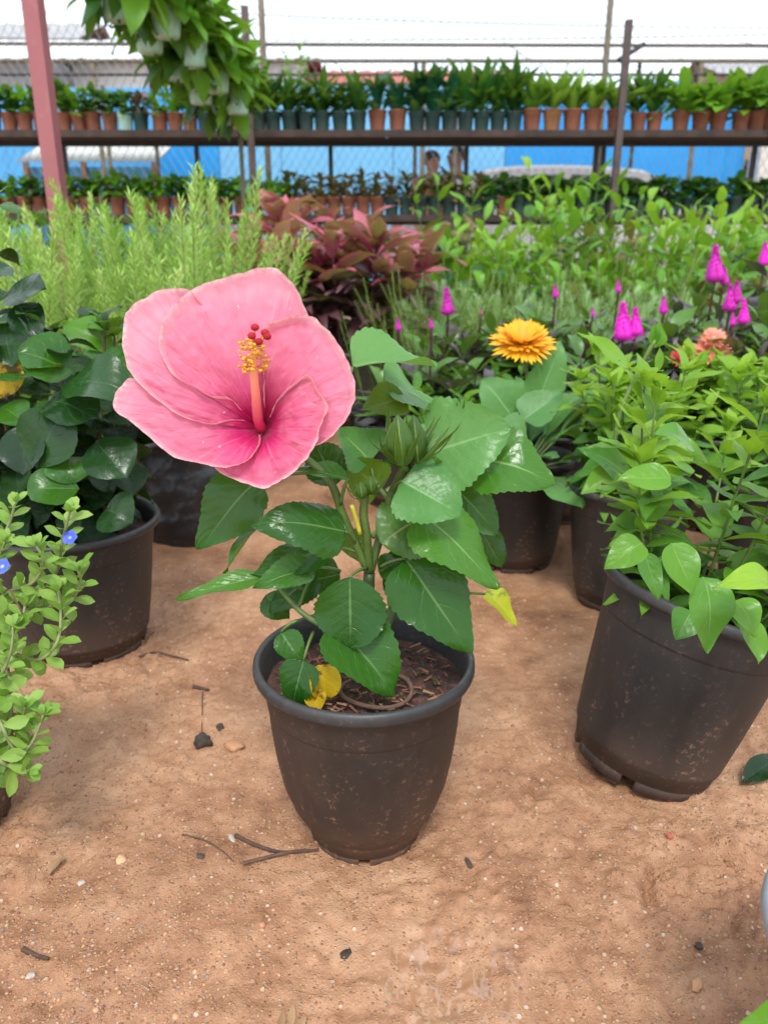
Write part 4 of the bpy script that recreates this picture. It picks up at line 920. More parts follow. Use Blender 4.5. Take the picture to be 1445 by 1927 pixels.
TR = [[E(-60, 1200), E(-5, 1040, .02), E(18, 985, .03), E(30, 945, .03)],
      [E(-60, 1190), E(30, 1130, .02), E(80, 1110, .03), E(108, 1075, .03), E(118, 1020, .03), E(132, 965, .03)],
      [E(-60, 1210), E(0, 1125, .0), E(60, 1098, .0), E(82, 1060, .0), E(70, 1028, .0)],
      [E(40, 1150, .02), E(90, 1142, .02), E(135, 1128, .02), E(152, 1095, .02), E(148, 1075, .02)],
      [E(-60, 1240), E(20, 1230, -.02), E(70, 1242, -.03), E(105, 1215, -.03), E(115, 1165, -.02), E(110, 1110, -.01)],
      [E(-60, 1220), E(10, 1260, -.04), E(22, 1330, -.07), E(10, 1400, -.09), E(2, 1450, -.10)],
      [E(-60, 1300), E(-10, 1440, -.10), E(30, 1430, -.10), E(62, 1395, -.09), E(82, 1345, -.08)],
      [E(-60, 1290), E(-15, 1410, -.11), E(25, 1445, -.11), E(55, 1450, -.11)],
      [E(-60, 1230), E(-10, 1330, -.07), E(35, 1370, -.08), E(48, 1330, -.08)],
      [E(-60, 1190), E(0, 1160, -.02), E(35, 1180, -.03), E(48, 1140, -.02)],
      [E(-60, 1250), E(-10, 1280, -.05), E(20, 1230, -.05), E(25, 1180, -.04)],
      [E(-60, 1270), E(-5, 1350, -.09), E(20, 1400, -.1), E(40, 1430, -.1)],
      [E(-60, 1190), E(-20, 1100, .0), E(-5, 1060, .01), E(10, 1020, .01)]]
for k, P in enumerate(TR): trail(P, 200+k)
for k, (x, y, dy) in enumerate(((6, 1066, -.02), (133, 1012, .02))):
    c = E(x, y, dy) - te.location; b = MB(); Fr = frame(c, Vector((1, 0, .1)), Vector((.3, -.7, .6)))
    for q in range(5):
        V, F, U = leaf_geo(L=.008, W=.008, kind='obov', nu=4, nv=4, fold=.1, curl=.3, wave=.02)
        m_ = Fr @ Matrix.Rotation(q*1.2566, 4, 'Z') @ Matrix.Rotation(.3, 4, 'X'); b.add(V @ np.array(m_.to_3x3()).T + np.array(m_.translation), F, U)
    b.build('flower', M['blue_petal'], te)
MB().tube([E(20, 1110, -.03)-te.location, E(72, 1210, -.03)-te.location], [.0009, .0005], 5).build('dry_needle', M['stem_brown'], te)

# ---- pot edge and leaf that just enter at the lower right corner
pc = atz(1441, 1830, .19) + Vector((.112, 0, 0))
tc_ = thing('potted_foliage_plant', 'plant in a grey rimmed pot that only just shows at the corner', 'potted plant', (pc.x, pc.y, 0))
z, rs = add_pot(tc_, 'bucket', 'pot_black', 'pot_grey', 1.0)
grow(tc_, z, rs, 17, nst=4, H=.12, lean=.3, nleaf=5, leaves=lime, size=(.03, .045), el=(20, 60), start=.4)
local_leaf(tc_, 'leaf_lime', at(1500, 1960, .30), at(1388, 1928, .30), (-.1, -.6, .8), .036, 'ovate', 8)

# ------------------------------------------------------------------ rows further back
def xat(px, Y, z=.45): return at(px, 478, Y).x
def sprig_mesh(seed, H, nn, nl, nw, el, mat, curve=.15, taper=.7, nv=2):
    g = random.Random(seed); P = stem_path(g, 0, 0, 0, g.uniform(0, 6), curve, H, 10); b = MB(); az = 0
    for k in range(nn):
        f = (k+.5)/nn; f = .04+.96*f; q = f*(len(P)-1); i0 = min(int(q), len(P)-2); p = P[i0].lerp(P[i0+1], q-i0); az += 2.4
        e = R(el[0]+(el[1]-el[0])*f+g.uniform(-15, 15)); d = Vector((math.cos(az)*math.cos(e), math.sin(az)*math.cos(e), math.sin(e)))
        Ls = nl*g.uniform(.75, 1.2)*(1-taper*max(0, f-.6)); V, F, U = leaf_geo(L=Ls, W=nw, kind='lance', nu=2, nv=nv, fold=.3, curl=g.uniform(-.4, .5), wave=0, seed=k)
        m_ = frame(p, d, Vector((0, 0, 1))); b.add(V @ np.array(m_.to_3x3()).T + np.array(m_.translation), F, U)
    return P, b.me('needles', M[mat])
def sprig_set(n, seed, stem, rad, **kw):
    out = []
    for k in range(n):
        P, nm = sprig_mesh(seed+k, **kw); out.append((MB().tube(P, list(np.linspace(rad, rad*.4, len(P))), 5).me('stem', M[stem]), nm))
    return out
def sprig_plant(name, label, cat, group, loc, seed, sprigs, n, rs, zs, lean, sc=(.8, 1.15), pot=True, potmat='pot_black', potsc=1.0):
    g = random.Random(seed); t = thing(name, label, cat, loc, g.uniform(0, 6), group)
    if pot: add_pot(t, 'bucket', potmat, 'pot_rim', potsc)
    for k in range(n):
        a = g.uniform(0, 6.28); r_ = rs*math.sqrt(g.random()); sm, nm = g.choice(sprigs)
        Mx = Matrix.Translation((r_*math.cos(a), r_*math.sin(a), zs)) @ Matrix.Rotation(a, 4, 'Z') @ Matrix.Rotation(lean*r_/rs*g.uniform(.5, 1.2), 4, 'Y') @ Matrix.Rotation(g.uniform(0, 6), 4, 'Z') @ Matrix.Scale(g.uniform(*sc), 4)
        s = obj('stem', sm, t, Mx); nn = obj('needles', nm, s); nn['kind'] = 'stuff'
    return t
rose = sprig_set(6, 300, 'stem_pale', .0026, H=.50, nn=190, nl=.036, nw=.0052, el=(12, 58), mat='leaf_rose', curve=.12)
k = 0
for (px, Y, hs) in ((-20, 1.75, .98), (70, 1.7, .92), (150, 1.8, .95), (240, 1.7, .92), (330, 1.8, 1.05), (410, 1.9, .92), (20, 2.15, 1.1), (110, 2.2, 1.02), (200, 2.15, 1.12), (290, 2.2, 1.12), (365, 2.15, 1.25), (435, 2.25, 1.02), (-60, 2.1, 1.1)):
    k += 1; sprig_plant('potted_rosemary', 'feathery pale green rosemary bush in the dense row behind the dark shrubs', 'potted plant', 'rosemary bushes', (xat(px, Y), Y, 0), 400+k, rose, 22, .11, .17, .42, (hs*.68, hs*1.0), potsc=1.1)
fern = sprig_set(4, 330, 'stem_green', .002, H=.27, nn=260, nl=.042, nw=.0085, el=(0, 60), mat='leaf_fern', curve=.2, taper=1.6, nv=1)
for k, (px, Y, s) in enumerate(((728, 1.95, 1.0), (778, 2.0, 1.25), (825, 2.1, 1.2), (1060, 2.35, 1.45), (1165, 2.35, 1.5), (865, 2.45, 1.3), (985, 2.5, 1.25), (1265, 2.45, 1.3))):
    sprig_plant('asparagus_fern', 'yellow green asparagus fern with soft upright plumes behind the celosias', 'potted plant', 'asparagus ferns', (xat(px, Y), Y, 0), 500+k, fern, 16, .07, .19, .5, (.8*s, 1.1*s))
silv = sprig_set(4, 350, 'stem_pale', .002, H=.20, nn=130, nl=.040, nw=.006, el=(-10, 70), mat='leaf_silver', curve=.3, taper=.5)
for k, px in enumerate((855, 920, 985, 1050, 1115, 1180, 1245, 1310)):
    Y = 2.75 + .12*(k % 2); sprig_plant('silver_fern_plant', 'low mound of finely cut silvery green leaves behind the celosias', 'potted plant', 'silvery mounds', (xat(px, Y), Y, 0), 520+k, silv, 16, .10, .22, .8, (.95, 1.25))

# cordylines
cord = L_('cord', 'leaf_cord'); cordd = L_('cord', 'leaf_corddark')
for k, (px, Y, H) in enumerate(((482, 2.75, .44), (535, 2.65, .42), (600, 2.9, .46), (655, 2.7, .42), (700, 2.75, .34), (745, 3.0, .38))):
    t = thing('potted_cordyline', 'dark red cordyline with drooping pink edged leaves behind the pink flower', 'potted plant', (xat(px, Y), Y, 0), 0, 'red cordylines')
    z, rs = add_pot(t, 'bucket', 'pot_black', 'pot_rim', 1.3)
    grow(t, z, rs, 600+k, nst=4, H=H, lean=.36, nleaf=15, leaves=cordd, size=(.19, .26), el=(-20, 55), stem='stem_purple', rad=.006, start=.35, top=cord, ntop=6, taper=.1)
# broad leaved green plants behind the cordylines and behind the rosemary
for k, (px, Y, H) in enumerate(((455, 3.3, .42), (520, 3.3, .46), (600, 3.4, .46), (690, 3.3, .44), (760, 3.2, .36))):
    t = thing('potted_broadleaf', 'broad leaved blue green plant rising behind the red cordylines', 'potted plant', (xat(px, Y), Y, 0), 0, 'broad leaved plants behind the cordylines')
    z, rs = add_pot(t, 'bucket', 'pot_black', 'pot_rim', 1.2)
    grow(t, z, rs, 640+k, nst=3, H=H, lean=.3, nleaf=9, leaves=L_('broad', 'leaf_canna'), size=(.15, .22), el=(-15, 65), rad=.005, start=.25, top=L_('broad', 'leaf_bgmid'))
for k, (px, Y, H) in enumerate(((-20, 3.1, .50), (45, 3.0, .50), (125, 3.1, .52), (195, 3.0, .54), (255, 3.2, .50), (310, 3.1, .44))):
    t = thing('potted_broadleaf', 'broad leaved dark green plant behind the rosemary by the maroon post', 'potted plant', (xat(px, Y), Y, 0), 0, 'broad leaved plants behind the rosemary')
    z, rs = add_pot(t, 'bucket', 'pot_black', 'pot_rim', 1.2)
    grow(t, z, rs, 660+k, nst=4, H=H, lean=.35, nleaf=9, leaves=L_('broad', 'leaf_canna') + L_('broad', 'leaf_bg'), size=(.12, .18), el=(-25, 55), rad=.005, start=.3)
# mixed foliage behind the celosias
mixk = [('broad', 'leaf_bgmid', 'leaf_lime_top'), ('broad', 'leaf_brown', 'leaf_bgmid'), ('lime', 'leaf_bgmid', 'leaf_lime_top'), ('strap', 'leaf_lime', 'leaf_lime_top'), ('broad', 'leaf_bg', 'leaf_bgmid')]
mlab = ['bushy mid green plant in the bank of mixed foliage', 'brown and green leaved plant in the bank of mixed foliage', 'small leaved bright green plant in the bank of mixed foliage', 'spiky lime green plant in the bank of mixed foliage', 'deep green leafy plant in the bank of mixed foliage']
mi = 0
for row, (Y, H) in enumerate(((2.95, .36), (3.3, .52), (3.7, .64), (4.15, .60))):
    for q, px in enumerate(range(870 - 8*row, 1520, 62)):
        kk = (q*2 + row*3) % 5
        if row == 0 and kk != 1: kk = 1 if q % 2 else 4
        if row >= 2 and px > 1250: kk = 3 if q % 2 else 2
        sh, ma, tp = mixk[kk]; mi += 1; x = xat(px, Y)+rng.uniform(-.04, .04)
        t = thing('potted_foliage_plant', mlab[kk], 'potted plant', (x, Y+rng.uniform(-.1, .1), 0), 0, mlab[kk].replace(' plant in', ' plants in')); t['label'] = mlab[kk].replace(' in the bank of mixed foliage', '') + ', ' + ('front', 'second', 'third', 'back')[row] + ' row of the mixed bank, ' + ordw(q) + ' from cordylines'
        z, rs = add_pot(t, 'bucket', 'pot_black', 'pot_rim', 1.1)
        spike = sh == 'strap'
        grow(t, z, rs, 700+mi, nst=6, H=(H*.6 if spike else H)*rng.uniform(.85, 1.2), lean=.42, nleaf=10, leaves=L_(sh, ma), size=(.18, .30) if spike else (.11, .17), el=(50, 80) if spike else (-10, 65), start=.05 if spike else .15, top=L_(sh, tp), taper=.4, rad=.003)
# celosias
cell = L_('cel', 'leaf_cel') + L_('cel', 'leaf_celp', 2)
def plume_mesh(seed, L, r0):
    g = random.Random(seed); b = MB(); b.lathe([(r0*.4, -L*.02), (r0*.95, L*.06), (r0*.92, L*.2), (r0*.62, L*.5), (r0*.28, L*.8), (.0004, L)], 12)
    for k in range(150):
        f = g.random()**.8; q = g.uniform(0, 6.28); rr_ = r0*(1-f)*.93; p = Vector((rr_*math.cos(q), rr_*math.sin(q), f*L)); d = Vector((math.cos(q), math.sin(q), 1.3)).normalized()
        b.tube([p, p+d*r0*.42], [r0*.12, r0*.03], 4, False)
    return b.me('flower_plume', M['magenta'])
plm = [plume_mesh(k, .060, .0145) for k in range(3)]
CEL = [(752, 1.80, .10, [(750, 622, .42)]), (812, 1.80, .12, [(812, 618, .32)]), (845, 1.95, .23, [(843, 592, .95)]), (900, 2.05, .23, [(905, 592, .25)]), (950, 2.1, .23, []), (1000, 2.1, .24, []), (1045, 2.05, .25, [(1045, 560, .5)]), (1100, 1.95, .22, [(1115, 595, .3)]), (1165, 2.1, .25, [(1163, 550, .45)]), (1185, 1.72, .20, [(1172, 640, 1.2), (1195, 632, .9)]),
       (1245, 1.95, .23, [(1248, 590, .62)]), (1300, 1.85, .22, []), (1345, 1.95, .30, [(1344, 530, 1.25), (1362, 535, .6)]), (1380, 1.8, .25, [(1372, 585, .85), (1385, 570, .7)]), (1405, 1.75, .24, [(1398, 608, .75), (1378, 612, .4)]), (1440, 2.05, .34, [(1437, 500, .85)]), (1480, 1.85, .32, []), (880, 1.75, .16, []), (1080, 1.7, .15, []), (1270, 1.65, .15, [])]
for k, (px, Y, H, pl) in enumerate(CEL):
    big = bool(pl) and max(q[2] for q in pl) > .72
    t = thing('potted_celosia', ('dark leaved celosia carrying a tall magenta plume' if big else 'dark leaved celosia with small magenta tips' if pl else 'dark leaved celosia without a plume in the row behind the gerberas'), 'potted plant', (xat(px, Y), Y, 0), 0, 'celosias with tall plumes' if big else 'celosias with small tips' if pl else 'celosias without plumes')
    z, rs = add_pot(t, 'bucket', 'pot_black', 'pot_rim', 1.0)
    grow(t, z, rs, 800+k, nst=6, H=H, lean=.36, nleaf=10, leaves=cell, size=(.105, .15), el=(-15, 50), stem='stem_purple', rad=.003, start=.15, taper=.35)
    for (qx, qy, s) in pl:
        p = at(qx, qy, Y-.05) - t.location; d = Vector((rng.uniform(-.3, .5) + (.55 if qx == 1195 else 0), 0, 1))
        fp = obj('flower_plume', plm[k % 3], t, frame(p, Vector((1, 0, .1)), d) @ Matrix.Diagonal((s*1.2, s*1.2, s*1.05, 1)))
        MB().tube(spline([Vector((0, 0, z)), Vector((p.x*.5, p.y*.4, z+(p.z-z)*.5)), p + Vector((0, 0, .004))], 5), .0028, 6).build('flower_stalk', M['stem_purple'], t)

def named(prefix, txt): return [o for o in COL.objects if o.parent is None and o.name.split('.')[0] == prefix and txt in o.get('label', '')]
rosy = named('potted_rosemary', '')
order_labels([o for o in rosy if o.location.y < 2.0], 'feathery pale green rosemary bush in the front row, {} from the red cordylines', lambda o: -o.location.x)
order_labels([o for o in rosy if o.location.y >= 2.0], 'taller feathery rosemary bush in the back row, {} from the red cordylines', lambda o: -o.location.x)
order_labels(named('asparagus_fern', ''), 'yellow green asparagus fern with soft plumes, {} fern counted from the red cordylines')
order_labels(named('silver_fern_plant', ''), 'low mound of finely cut silvery leaves, {} mound from the cordylines')
order_labels(named('potted_cordyline', ''), 'dark red cordyline with drooping pink edged leaves, {} from the rosemary')
order_labels(named('potted_broadleaf', 'blue green'), 'broad leaved blue green plant behind the cordylines, {} from the rosemary')
order_labels(named('potted_broadleaf', 'dark green'), 'broad leaved dark green plant behind the rosemary, {} from the cordyline end', lambda o: -o.location.x)
order_labels(named('potted_celosia', 'tall magenta'), 'dark leaved celosia carrying a large magenta plume, {} such plant from the cordylines')
order_labels(named('potted_celosia', 'small magenta'), 'dark leaved celosia with small magenta tips, {} such plant from the cordylines')
order_labels(named('potted_celosia', 'without'), 'dark leaved celosia without a plume, {} such plant from the cordylines')
order_labels(named('potted_bedding_plant', 'crowded'), 'bright green leafy plant crowded behind the leaning pot, {} from the gerbera', lambda o: (o.location - tG.location).length)

# ------------------------------------------------------------------ posts, rack, fence
def one(name, label, cat, mat, b, group=None, loc=(0, 0, 0), smooth=False):
    o = b.build(name, M[mat], None, smooth); o.location = loc; return tag(o, label, cat, group)
mp = at(92, 240, 2.65)
b = MB(); b.box((0, 0, 1.6), (.048, .055, 3.2), Matrix.Rotation(R(0), 3, 'Z'))
t = thing('steel_post', 'thick maroon painted square steel post standing in the greenery', 'post', (mp.x, 2.65, 0))
b.build('shaft', M['maroon'], t, False); b = MB(); b.box((0, 0, .004), (.16, .16, .008)); b.build('base_plate', M['maroon'], t, False)

RY = 4.9
def zat(py, Y): return at(722, py, Y).z
ZU = zat(252, RY); ZL = zat(406, RY)
rack = thing('plant_rack', 'long two tier steel rack with dark shelves full of small pots', 'rack', (0, RY, 0))
for z_, dp in ((ZU, .34), (ZL, .34)):
    sh = bpy.data.objects.new('shelf', None); COL.objects.link(sh); sh.parent = rack
    for k in range(4):
        x0 = -2.9
        for s in range(4):
            b = MB(); b.box((x0+1.45/2+s*1.46, -.127+k*.085, z_-.012), (1.45, .078, .022)); b.build('plank', M['deck'], sh, False)
    b = MB(); b.box((0, -.178, z_-.022), (5.9, .02, .036)); b.build('front_rail', M['deck'], sh, False)
    b = MB(); b.box((0, .178, z_-.022), (5.9, .02, .045)); b.build('back_rail', M['steel_dark'], sh, False)
for px, top in ((472, zat(33, RY)), (1165, zat(58, RY))):
    x = at(px, 240, RY-.2).x; b = MB(); b.box((x, -.205, top/2), (.036, .036, top)); b.build('front_post', M['steel_brown'], rack, False)
for px in (370, 622, 878, 1122, 1136, 120, 1420, -40):
    x = at(px, 280, RY+.2).x; b = MB(); b.box((x, .205, ZU/2), (.026, .026, ZU)); b.build('back_leg', M['steel_dark'], rack, False)

# small potted plants on the rack
def foliage_mesh(seed, n, size, kind, Wd, el, H, mat, spread, nu=4, nv=4, curl=.7):
    g = random.Random(seed); b = MB()
    for k in range(n):
        az = k*2.4+g.uniform(-.4, .4); f = g.random(); e = R(g.uniform(*el)); d = Vector((math.cos(az)*math.cos(e), math.sin(az)*math.cos(e), math.sin(e)))
        p = Vector((math.cos(az), math.sin(az), 0))*spread*g.random() + Vector((0, 0, H*f)); Ls = g.uniform(*size)
        V, F, U = leaf_geo(L=Ls, W=Ls*Wd, kind=kind, nu=nu, nv=nv, fold=.2, curl=curl*g.uniform(.4, 1.3), wave=.03, seed=k)
        m_ = frame(p, d, Vector((g.uniform(-.3, .3), g.uniform(-.3, .3), 1))); b.add(V @ np.array(m_.to_3x3()).T + np.array(m_.translation), F, U)
    b.tube([(0, 0, -.04), (0, 0, H)], [.004, .002], 5)
    return b.me('foliage', M[mat])
FOL = {'bushy': [foliage_mesh(s, 56, (.05, .085), 'ovate', .55, (-10, 60), .11, 'leaf_bg', .03) for s in (1, 2, 3)],
       'blue': [foliage_mesh(s, 45, (.08, .15), 'lance', .34, (25, 75), .13, 'leaf_bgblue', .03) for s in (4, 5, 6)],
       'tall': [foliage_mesh(s, 48, (.10, .17), 'lance', .30, (25, 80), .14, 'leaf_bg', .03) for s in (7, 8, 9)],
       'varieg': [foliage_mesh(s, 32, (.14, .23), 'lance', .28, (35, 80), .06, 'leaf_bgyel', .02) for s in (10, 11, 12)],
       'bright': [foliage_mesh(s, 40, (.09, .15), 'ellip', .36, (-5, 65), .08, 'leaf_bgmid', .03) for s in (13, 14, 15)],
       'red': [foliage_mesh(s, 62, (.05, .085), 'ovate', .5, (-5, 65), .15, 'leaf_bgred', .04) for s in (16, 17, 18)],
       'low': [foliage_mesh(s, 62, (.045, .075), 'round', .75, (-15, 60), .11, 'leaf_bg', .045) for s in (19, 20, 21)],
       'lowmid': [foliage_mesh(s, 56, (.05, .085), 'ovate', .6, (-15, 60), .12, 'leaf_bgmid', .045) for s in (22, 23, 24)],
       'spiky': [foliage_mesh(s, 21, (.10, .16), 'strap', .14, (55, 85), .02, 'leaf_bgmid', .015) for s in (25, 26, 27)],
       'purple': [foliage_mesh(s, 40, (.06, .10), 'ovate', .6, (0, 70), .11, 'leaf_corddark', .03) for s in (28, 29)]}
SP = {}
def smallpot(mat):
    if mat not in SP:
        SP[mat] = (MB().lathe([(.036, 0), (.038, .008), (.044, .075), (.046, .077), (.0475, .094)], 20, cap0=True).me('pot', M[mat]),
                   MB().lathe([(.0475, .092), (.0505, .0915), (.051, .099), (.0485, .102), (.0465, .099), (.044, .08), (.0001, .082)], 20).me('rim', M[mat]))
    return SP[mat]
PN = {'pot_terra': 'terracotta brown', 'pot_tan': 'tan', 'pot_teal': 'dark green', 'pot_mint': 'pale mint', 'pot_black': 'black'}
FNAME = {'bushy': 'bushy dark green leaves', 'blue': 'long blue green leaves', 'tall': 'tall dark green leaves', 'varieg': 'tall yellow striped leaves', 'bright': 'spreading bright green leaves', 'red': 'reddish brown bushy leaves', 'low': 'rounded dark leaves', 'lowmid': 'fresh green leaves', 'spiky': 'thin spiky leaves', 'purple': 'dark purple leaves'}
def shelf_plant(px, z, tier, pm, fo, sc=1.0, dy=0.0, fs=1.0):
    x = at(px, 230 if tier == 'upper' else 380, RY-.06+dy).x; p_, r_ = smallpot(pm)
    t = thing('shelf_plant', f'small {PN[pm]} pot of {FNAME[fo]} on the {tier} shelf', 'potted plant', (x, RY-.06+dy, z), rng.uniform(0, 6.28), f'{PN[pm]} pots of {FNAME[fo]} on the {tier} shelf')
    S = Matrix.Scale(sc, 4); p = obj('pot', p_, t, S); obj('rim', r_, p)
    obj('foliage', rng.choice(FOL[fo]), t, Matrix.Translation((0, 0, .08*sc)) @ Matrix.Scale(fs*((1.25 if fo in ('bushy', 'lowmid', 'low', 'bright', 'spiky') else 1.0) if tier == 'upper' else .84)*rng.uniform(.88, 1.15), 4))
U_ = []
for px, pm, fo in ((-12, 'pot_terra', 'bushy'), (20, 'pot_terra', 'bushy'), (48, 'pot_terra', 'lowmid'), (78, 'pot_terra', 'bushy'), (122, 'pot_terra', 'tall'), (150, 'pot_terra', 'lowmid'), (176, 'pot_terra', 'bushy'), (208, 'pot_terra', 'bushy'),
   (237, 'pot_mint', 'low'), (266, 'pot_teal', 'purple'), (302, 'pot_terra', 'lowmid'), (330, 'pot_terra', 'spiky'), (358, 'pot_terra', 'bushy'), (387, 'pot_teal', 'spiky'), (418, 'pot_mint', 'spiky'), (446, 'pot_terra', 'bushy')): U_.append((px, pm, fo, .95, .82))
for px in (486, 514, 545, 576, 606, 640, 674): U_.append((px, 'pot_teal', 'tall' if px % 4 else 'bushy', 1.0, .95))
for px in (710, 748): U_.append((px, 'pot_terra', 'blue', 1.08, 1.0))
for px in (784, 814, 845, 876, 906, 936, 966): U_.append((px, 'pot_teal', 'blue' if px % 3 else 'tall', 1.0, 1.12))
for px, pm in ((1000, 'pot_terra'), (1038, 'pot_tan'), (1076, 'pot_terra'), (1114, 'pot_terra'), (1158, 'pot_terra')): U_.append((px, pm, 'varieg', 1.12, 1.0))
for px in (1200, 1230): U_.append((px, 'pot_terra', 'tall', .95, .9))
for px in (1280, 1317, 1350, 1392, 1422, 1450): U_.append((px, 'pot_terra', 'bright', 1.05, 1.0))
for px, pm, fo, sc, fs in U_: shelf_plant(px, ZU+.001, 'upper', pm, fo, sc, 0, fs)
for q, px in enumerate(range(-10, 480, 29)): shelf_plant(px, ZL+.001, 'lower', 'pot_terra', 'lowmid' if q % 3 else 'low', .95, 0, 1.15)
for q, px in enumerate(range(484, 545, 29)): shelf_plant(px, ZL+.001, 'lower', 'pot_terra', 'lowmid', .95, 0, 1.1)
for q, px in enumerate(range(548, 915, 27)): shelf_plant(px, ZL+.001, 'lower', 'pot_terra' if px < 730 else 'pot_teal', 'red', .95, 0, 1.0)
for q, px in enumerate(range(918, 1475, 29)): shelf_plant(px, ZL+.001, 'lower', 'pot_terra' if q in (1, 4) else 'pot_teal', 'low', .95, 0, 1.1)
# tell the shelf plants apart by counting along the shelf from the rack's two tall front posts
XA, XB = at(472, 240, RY-.2).x, at(1165, 240, RY-.2).x
for tier in ('upper', 'lower'):
    pl = sorted(named('shelf_plant', f'on the {tier} shelf'), key=lambda o: o.location.x); xm = (XA+XB)/2
    runs = [([o for o in pl if o.location.x < XA][::-1], 'outside planter-side post'), ([o for o in pl if XA <= o.location.x < xm], 'inside planter-side post'),
            ([o for o in pl if xm <= o.location.x < XB][::-1], 'inside braced post'), ([o for o in pl if o.location.x >= XB], 'outside braced post')]
    for run, where in runs:
        for k, o in enumerate(run): o['label'] = o['label'].replace('small ', '').split(' on the ')[0] + f', {tier} shelf, {ordw(k)} {where}'
# the airy tall plant with a purple flower that stands up out of the upper shelf
x = at(555, 230, RY+.06).x
t = thing('shelf_plant', 'tall loose bushy plant standing above its neighbours on the upper shelf', 'potted plant', (x, RY+.06, ZU+.001)); p_, r_ = smallpot('pot_teal'); p = obj('pot', p_, t); obj('rim', r_, p)
grow(t, .08, .04, 88, nst=5, H=.36, lean=.3, nleaf=10, leaves=L_('lime', 'leaf_bgmid'), size=(.07, .11), el=(-20, 50), start=.4)

# ---- mint planters strapped to a slanting pole
pa, pz = at(205, -70, 3.1), at(450, 205, 4.35)
dpole = (pz-pa).normalized()
t = thing('planter_pole', 'slanting steel pole that carries the string of mint planters', 'pole', pa)
MB().tube([(0, 0, 0), pz-pa], .012, 8).build('tube', M['steel_olive'], t); b = MB()
b.tube([pz-pa, Vector((pz.x-pa.x, pz.y-pa.y, -pa.z))], .012, 8).build('foot', M['steel_olive'], t)
mpot = MB().lathe([(.046, 0), (.050, .01), (.060, .10), (.062, .102), (.066, .125), (.064, .128), (.058, .12), (.055, .105), (.0001, .108)], 20, cap0=True).me('pot', M['pot_mint'])
hf = [foliage_mesh(60+s, 64, (.07, .13), 'ovate', .48, (-45, 70), .10, 'leaf_bgmid' if s != 1 else 'leaf_bg', .05, curl=1.3) for s in range(4)]
for k in range(10):
    f = .04 + k*.10; c = pa.lerp(pz, f); sd_ = -1 if k % 2 else 1
    t = thing('hanging_planter', 'pale mint planter with trailing foliage, ' + ordw(9-k) + ' up from the lower end of the slanting pole', 'planter', c + Vector((sd_*.062, -.02, -.10)), rng.uniform(0, 6), 'mint planters on the slanting pole')
    obj('pot', mpot, t); obj('foliage', hf[k % 4], t, Matrix.Translation((0, -.02, .05)) @ Matrix.Scale(rng.uniform(1.5, 1.9), 4))
    MB().tube([(math.cos(q)*.062, math.sin(q)*.062, .11) for q in np.linspace(0, 6.283, 17)], .003, 5).build('strap', M['steel_dark'], t)

# ---- chain link fence behind the rack
FY = 6.1; FX0, FX1, FZ = -4.2, 4.2, 3.1
fence = thing('chain_link_fence', 'tall chain link fence of galvanised diamond mesh behind the rack', 'fence', (0, FY, 0))
b = MB(); pit = .062; wv = .0021
for sgn in (-1, 1):
    x = FX0 - FZ
    while x < FX1 + FZ:
        # a wire that climbs sideways at 60 degrees
        xa, za, xb, zb = x, 0.0, x + sgn*FZ*.62, FZ
        if max(xa, xb) > FX0 and min(xa, xb) < FX1:
            def clip(xa, za, xb, zb):
                t0, t1 = 0, 1; d = xb-xa
                for lim, s in ((FX0, 1), (FX1, -1)):
                    q = (lim-xa)/d
                    if s*d > 0: t0 = max(t0, q)
                    else: t1 = min(t1, q)
                return t0, t1
            t0, t1 = clip(xa, za, xb, zb)
            if t1 > t0: b.tube([(xa+(xb-xa)*t0, sgn*.0016, za+(zb-za)*t0), (xa+(xb-xa)*t1, sgn*.0016, za+(zb-za)*t1)], wv, 3, False)
        x += pit
o = b.build('wire_mesh', M['galv'], fence, False); o['kind'] = 'stuff'
for px in (497, 1138):
    x = at(px, 150, FY).x; MB().tube([(x, .02, 0), (x, .02, 3.2)], .022, 8).build('post', M['steel_olive'], fence)
for px in (-100, 190, 860, 1500):
    x = at(px, 150, FY).x; MB().tube([(x, .02, 0), (x, .02, zat(160, FY))], .016, 8).build('post', M['steel_olive'], fence)
for py, r_ in ((78, .012), (112, .013), (138, .010)):
    z_ = zat(py, FY); MB().tube([(FX0, .045, z_), (FX1, .045, z_-(.02 if py == 78 else .0))], r_, 6).build('rail', M['steel_olive'] if py < 130 else M['steel_dark'], fence)
b = MB(); x0 = at(1165, 112, FY).x; x1 = at(1215, 80, FY).x; b.tube([(x0, .03, zat(112, FY)), (x1, .03, zat(80, FY))], .018, 6).build('brace', M['steel_dark'], fence)
# sloping translucent roof of the shed next door, seen between the two rails
ZA, ZB = zat(112, 6.6), zat(77, 8.2)
t = thing('shed_roof', 'pale corrugated roof sheets on a steel frame beyond the fence', 'roof', (0, 6.6, 0))
for k, xs in enumerate(np.arange(-4.4, 4.5, 1.1)):
    n = 44; V = []
    for jj, (yy, zz) in enumerate(((0, ZA), (1.6, ZB))):
        for i in range(n+1): V.append((xs+1.12*i/n, yy, zz+.008*math.sin(i*2*math.pi/5.5)+.004*(k % 2)))
    obj('sheet', mesh('sheet', V, [(i, i+1, n+2+i, n+1+i) for i in range(n)], M['pale_roof']), t)
for xs in (-4.3, -2.2, 0.3, 2.4, 4.3):
    MB().tube([(xs, 0, 0), (xs, 0, ZA-.02)], .02, 8).build('post', M['steel_olive'], t); MB().tube([(xs, 0, ZA-.03), (xs, 1.6, ZB-.03)], .015, 6).build('rafter', M['steel_olive'], t)
    MB().tube([(xs, 1.6, 0), (xs, 1.6, ZB-.02)], .02, 8).build('post', M['steel_olive'], t)

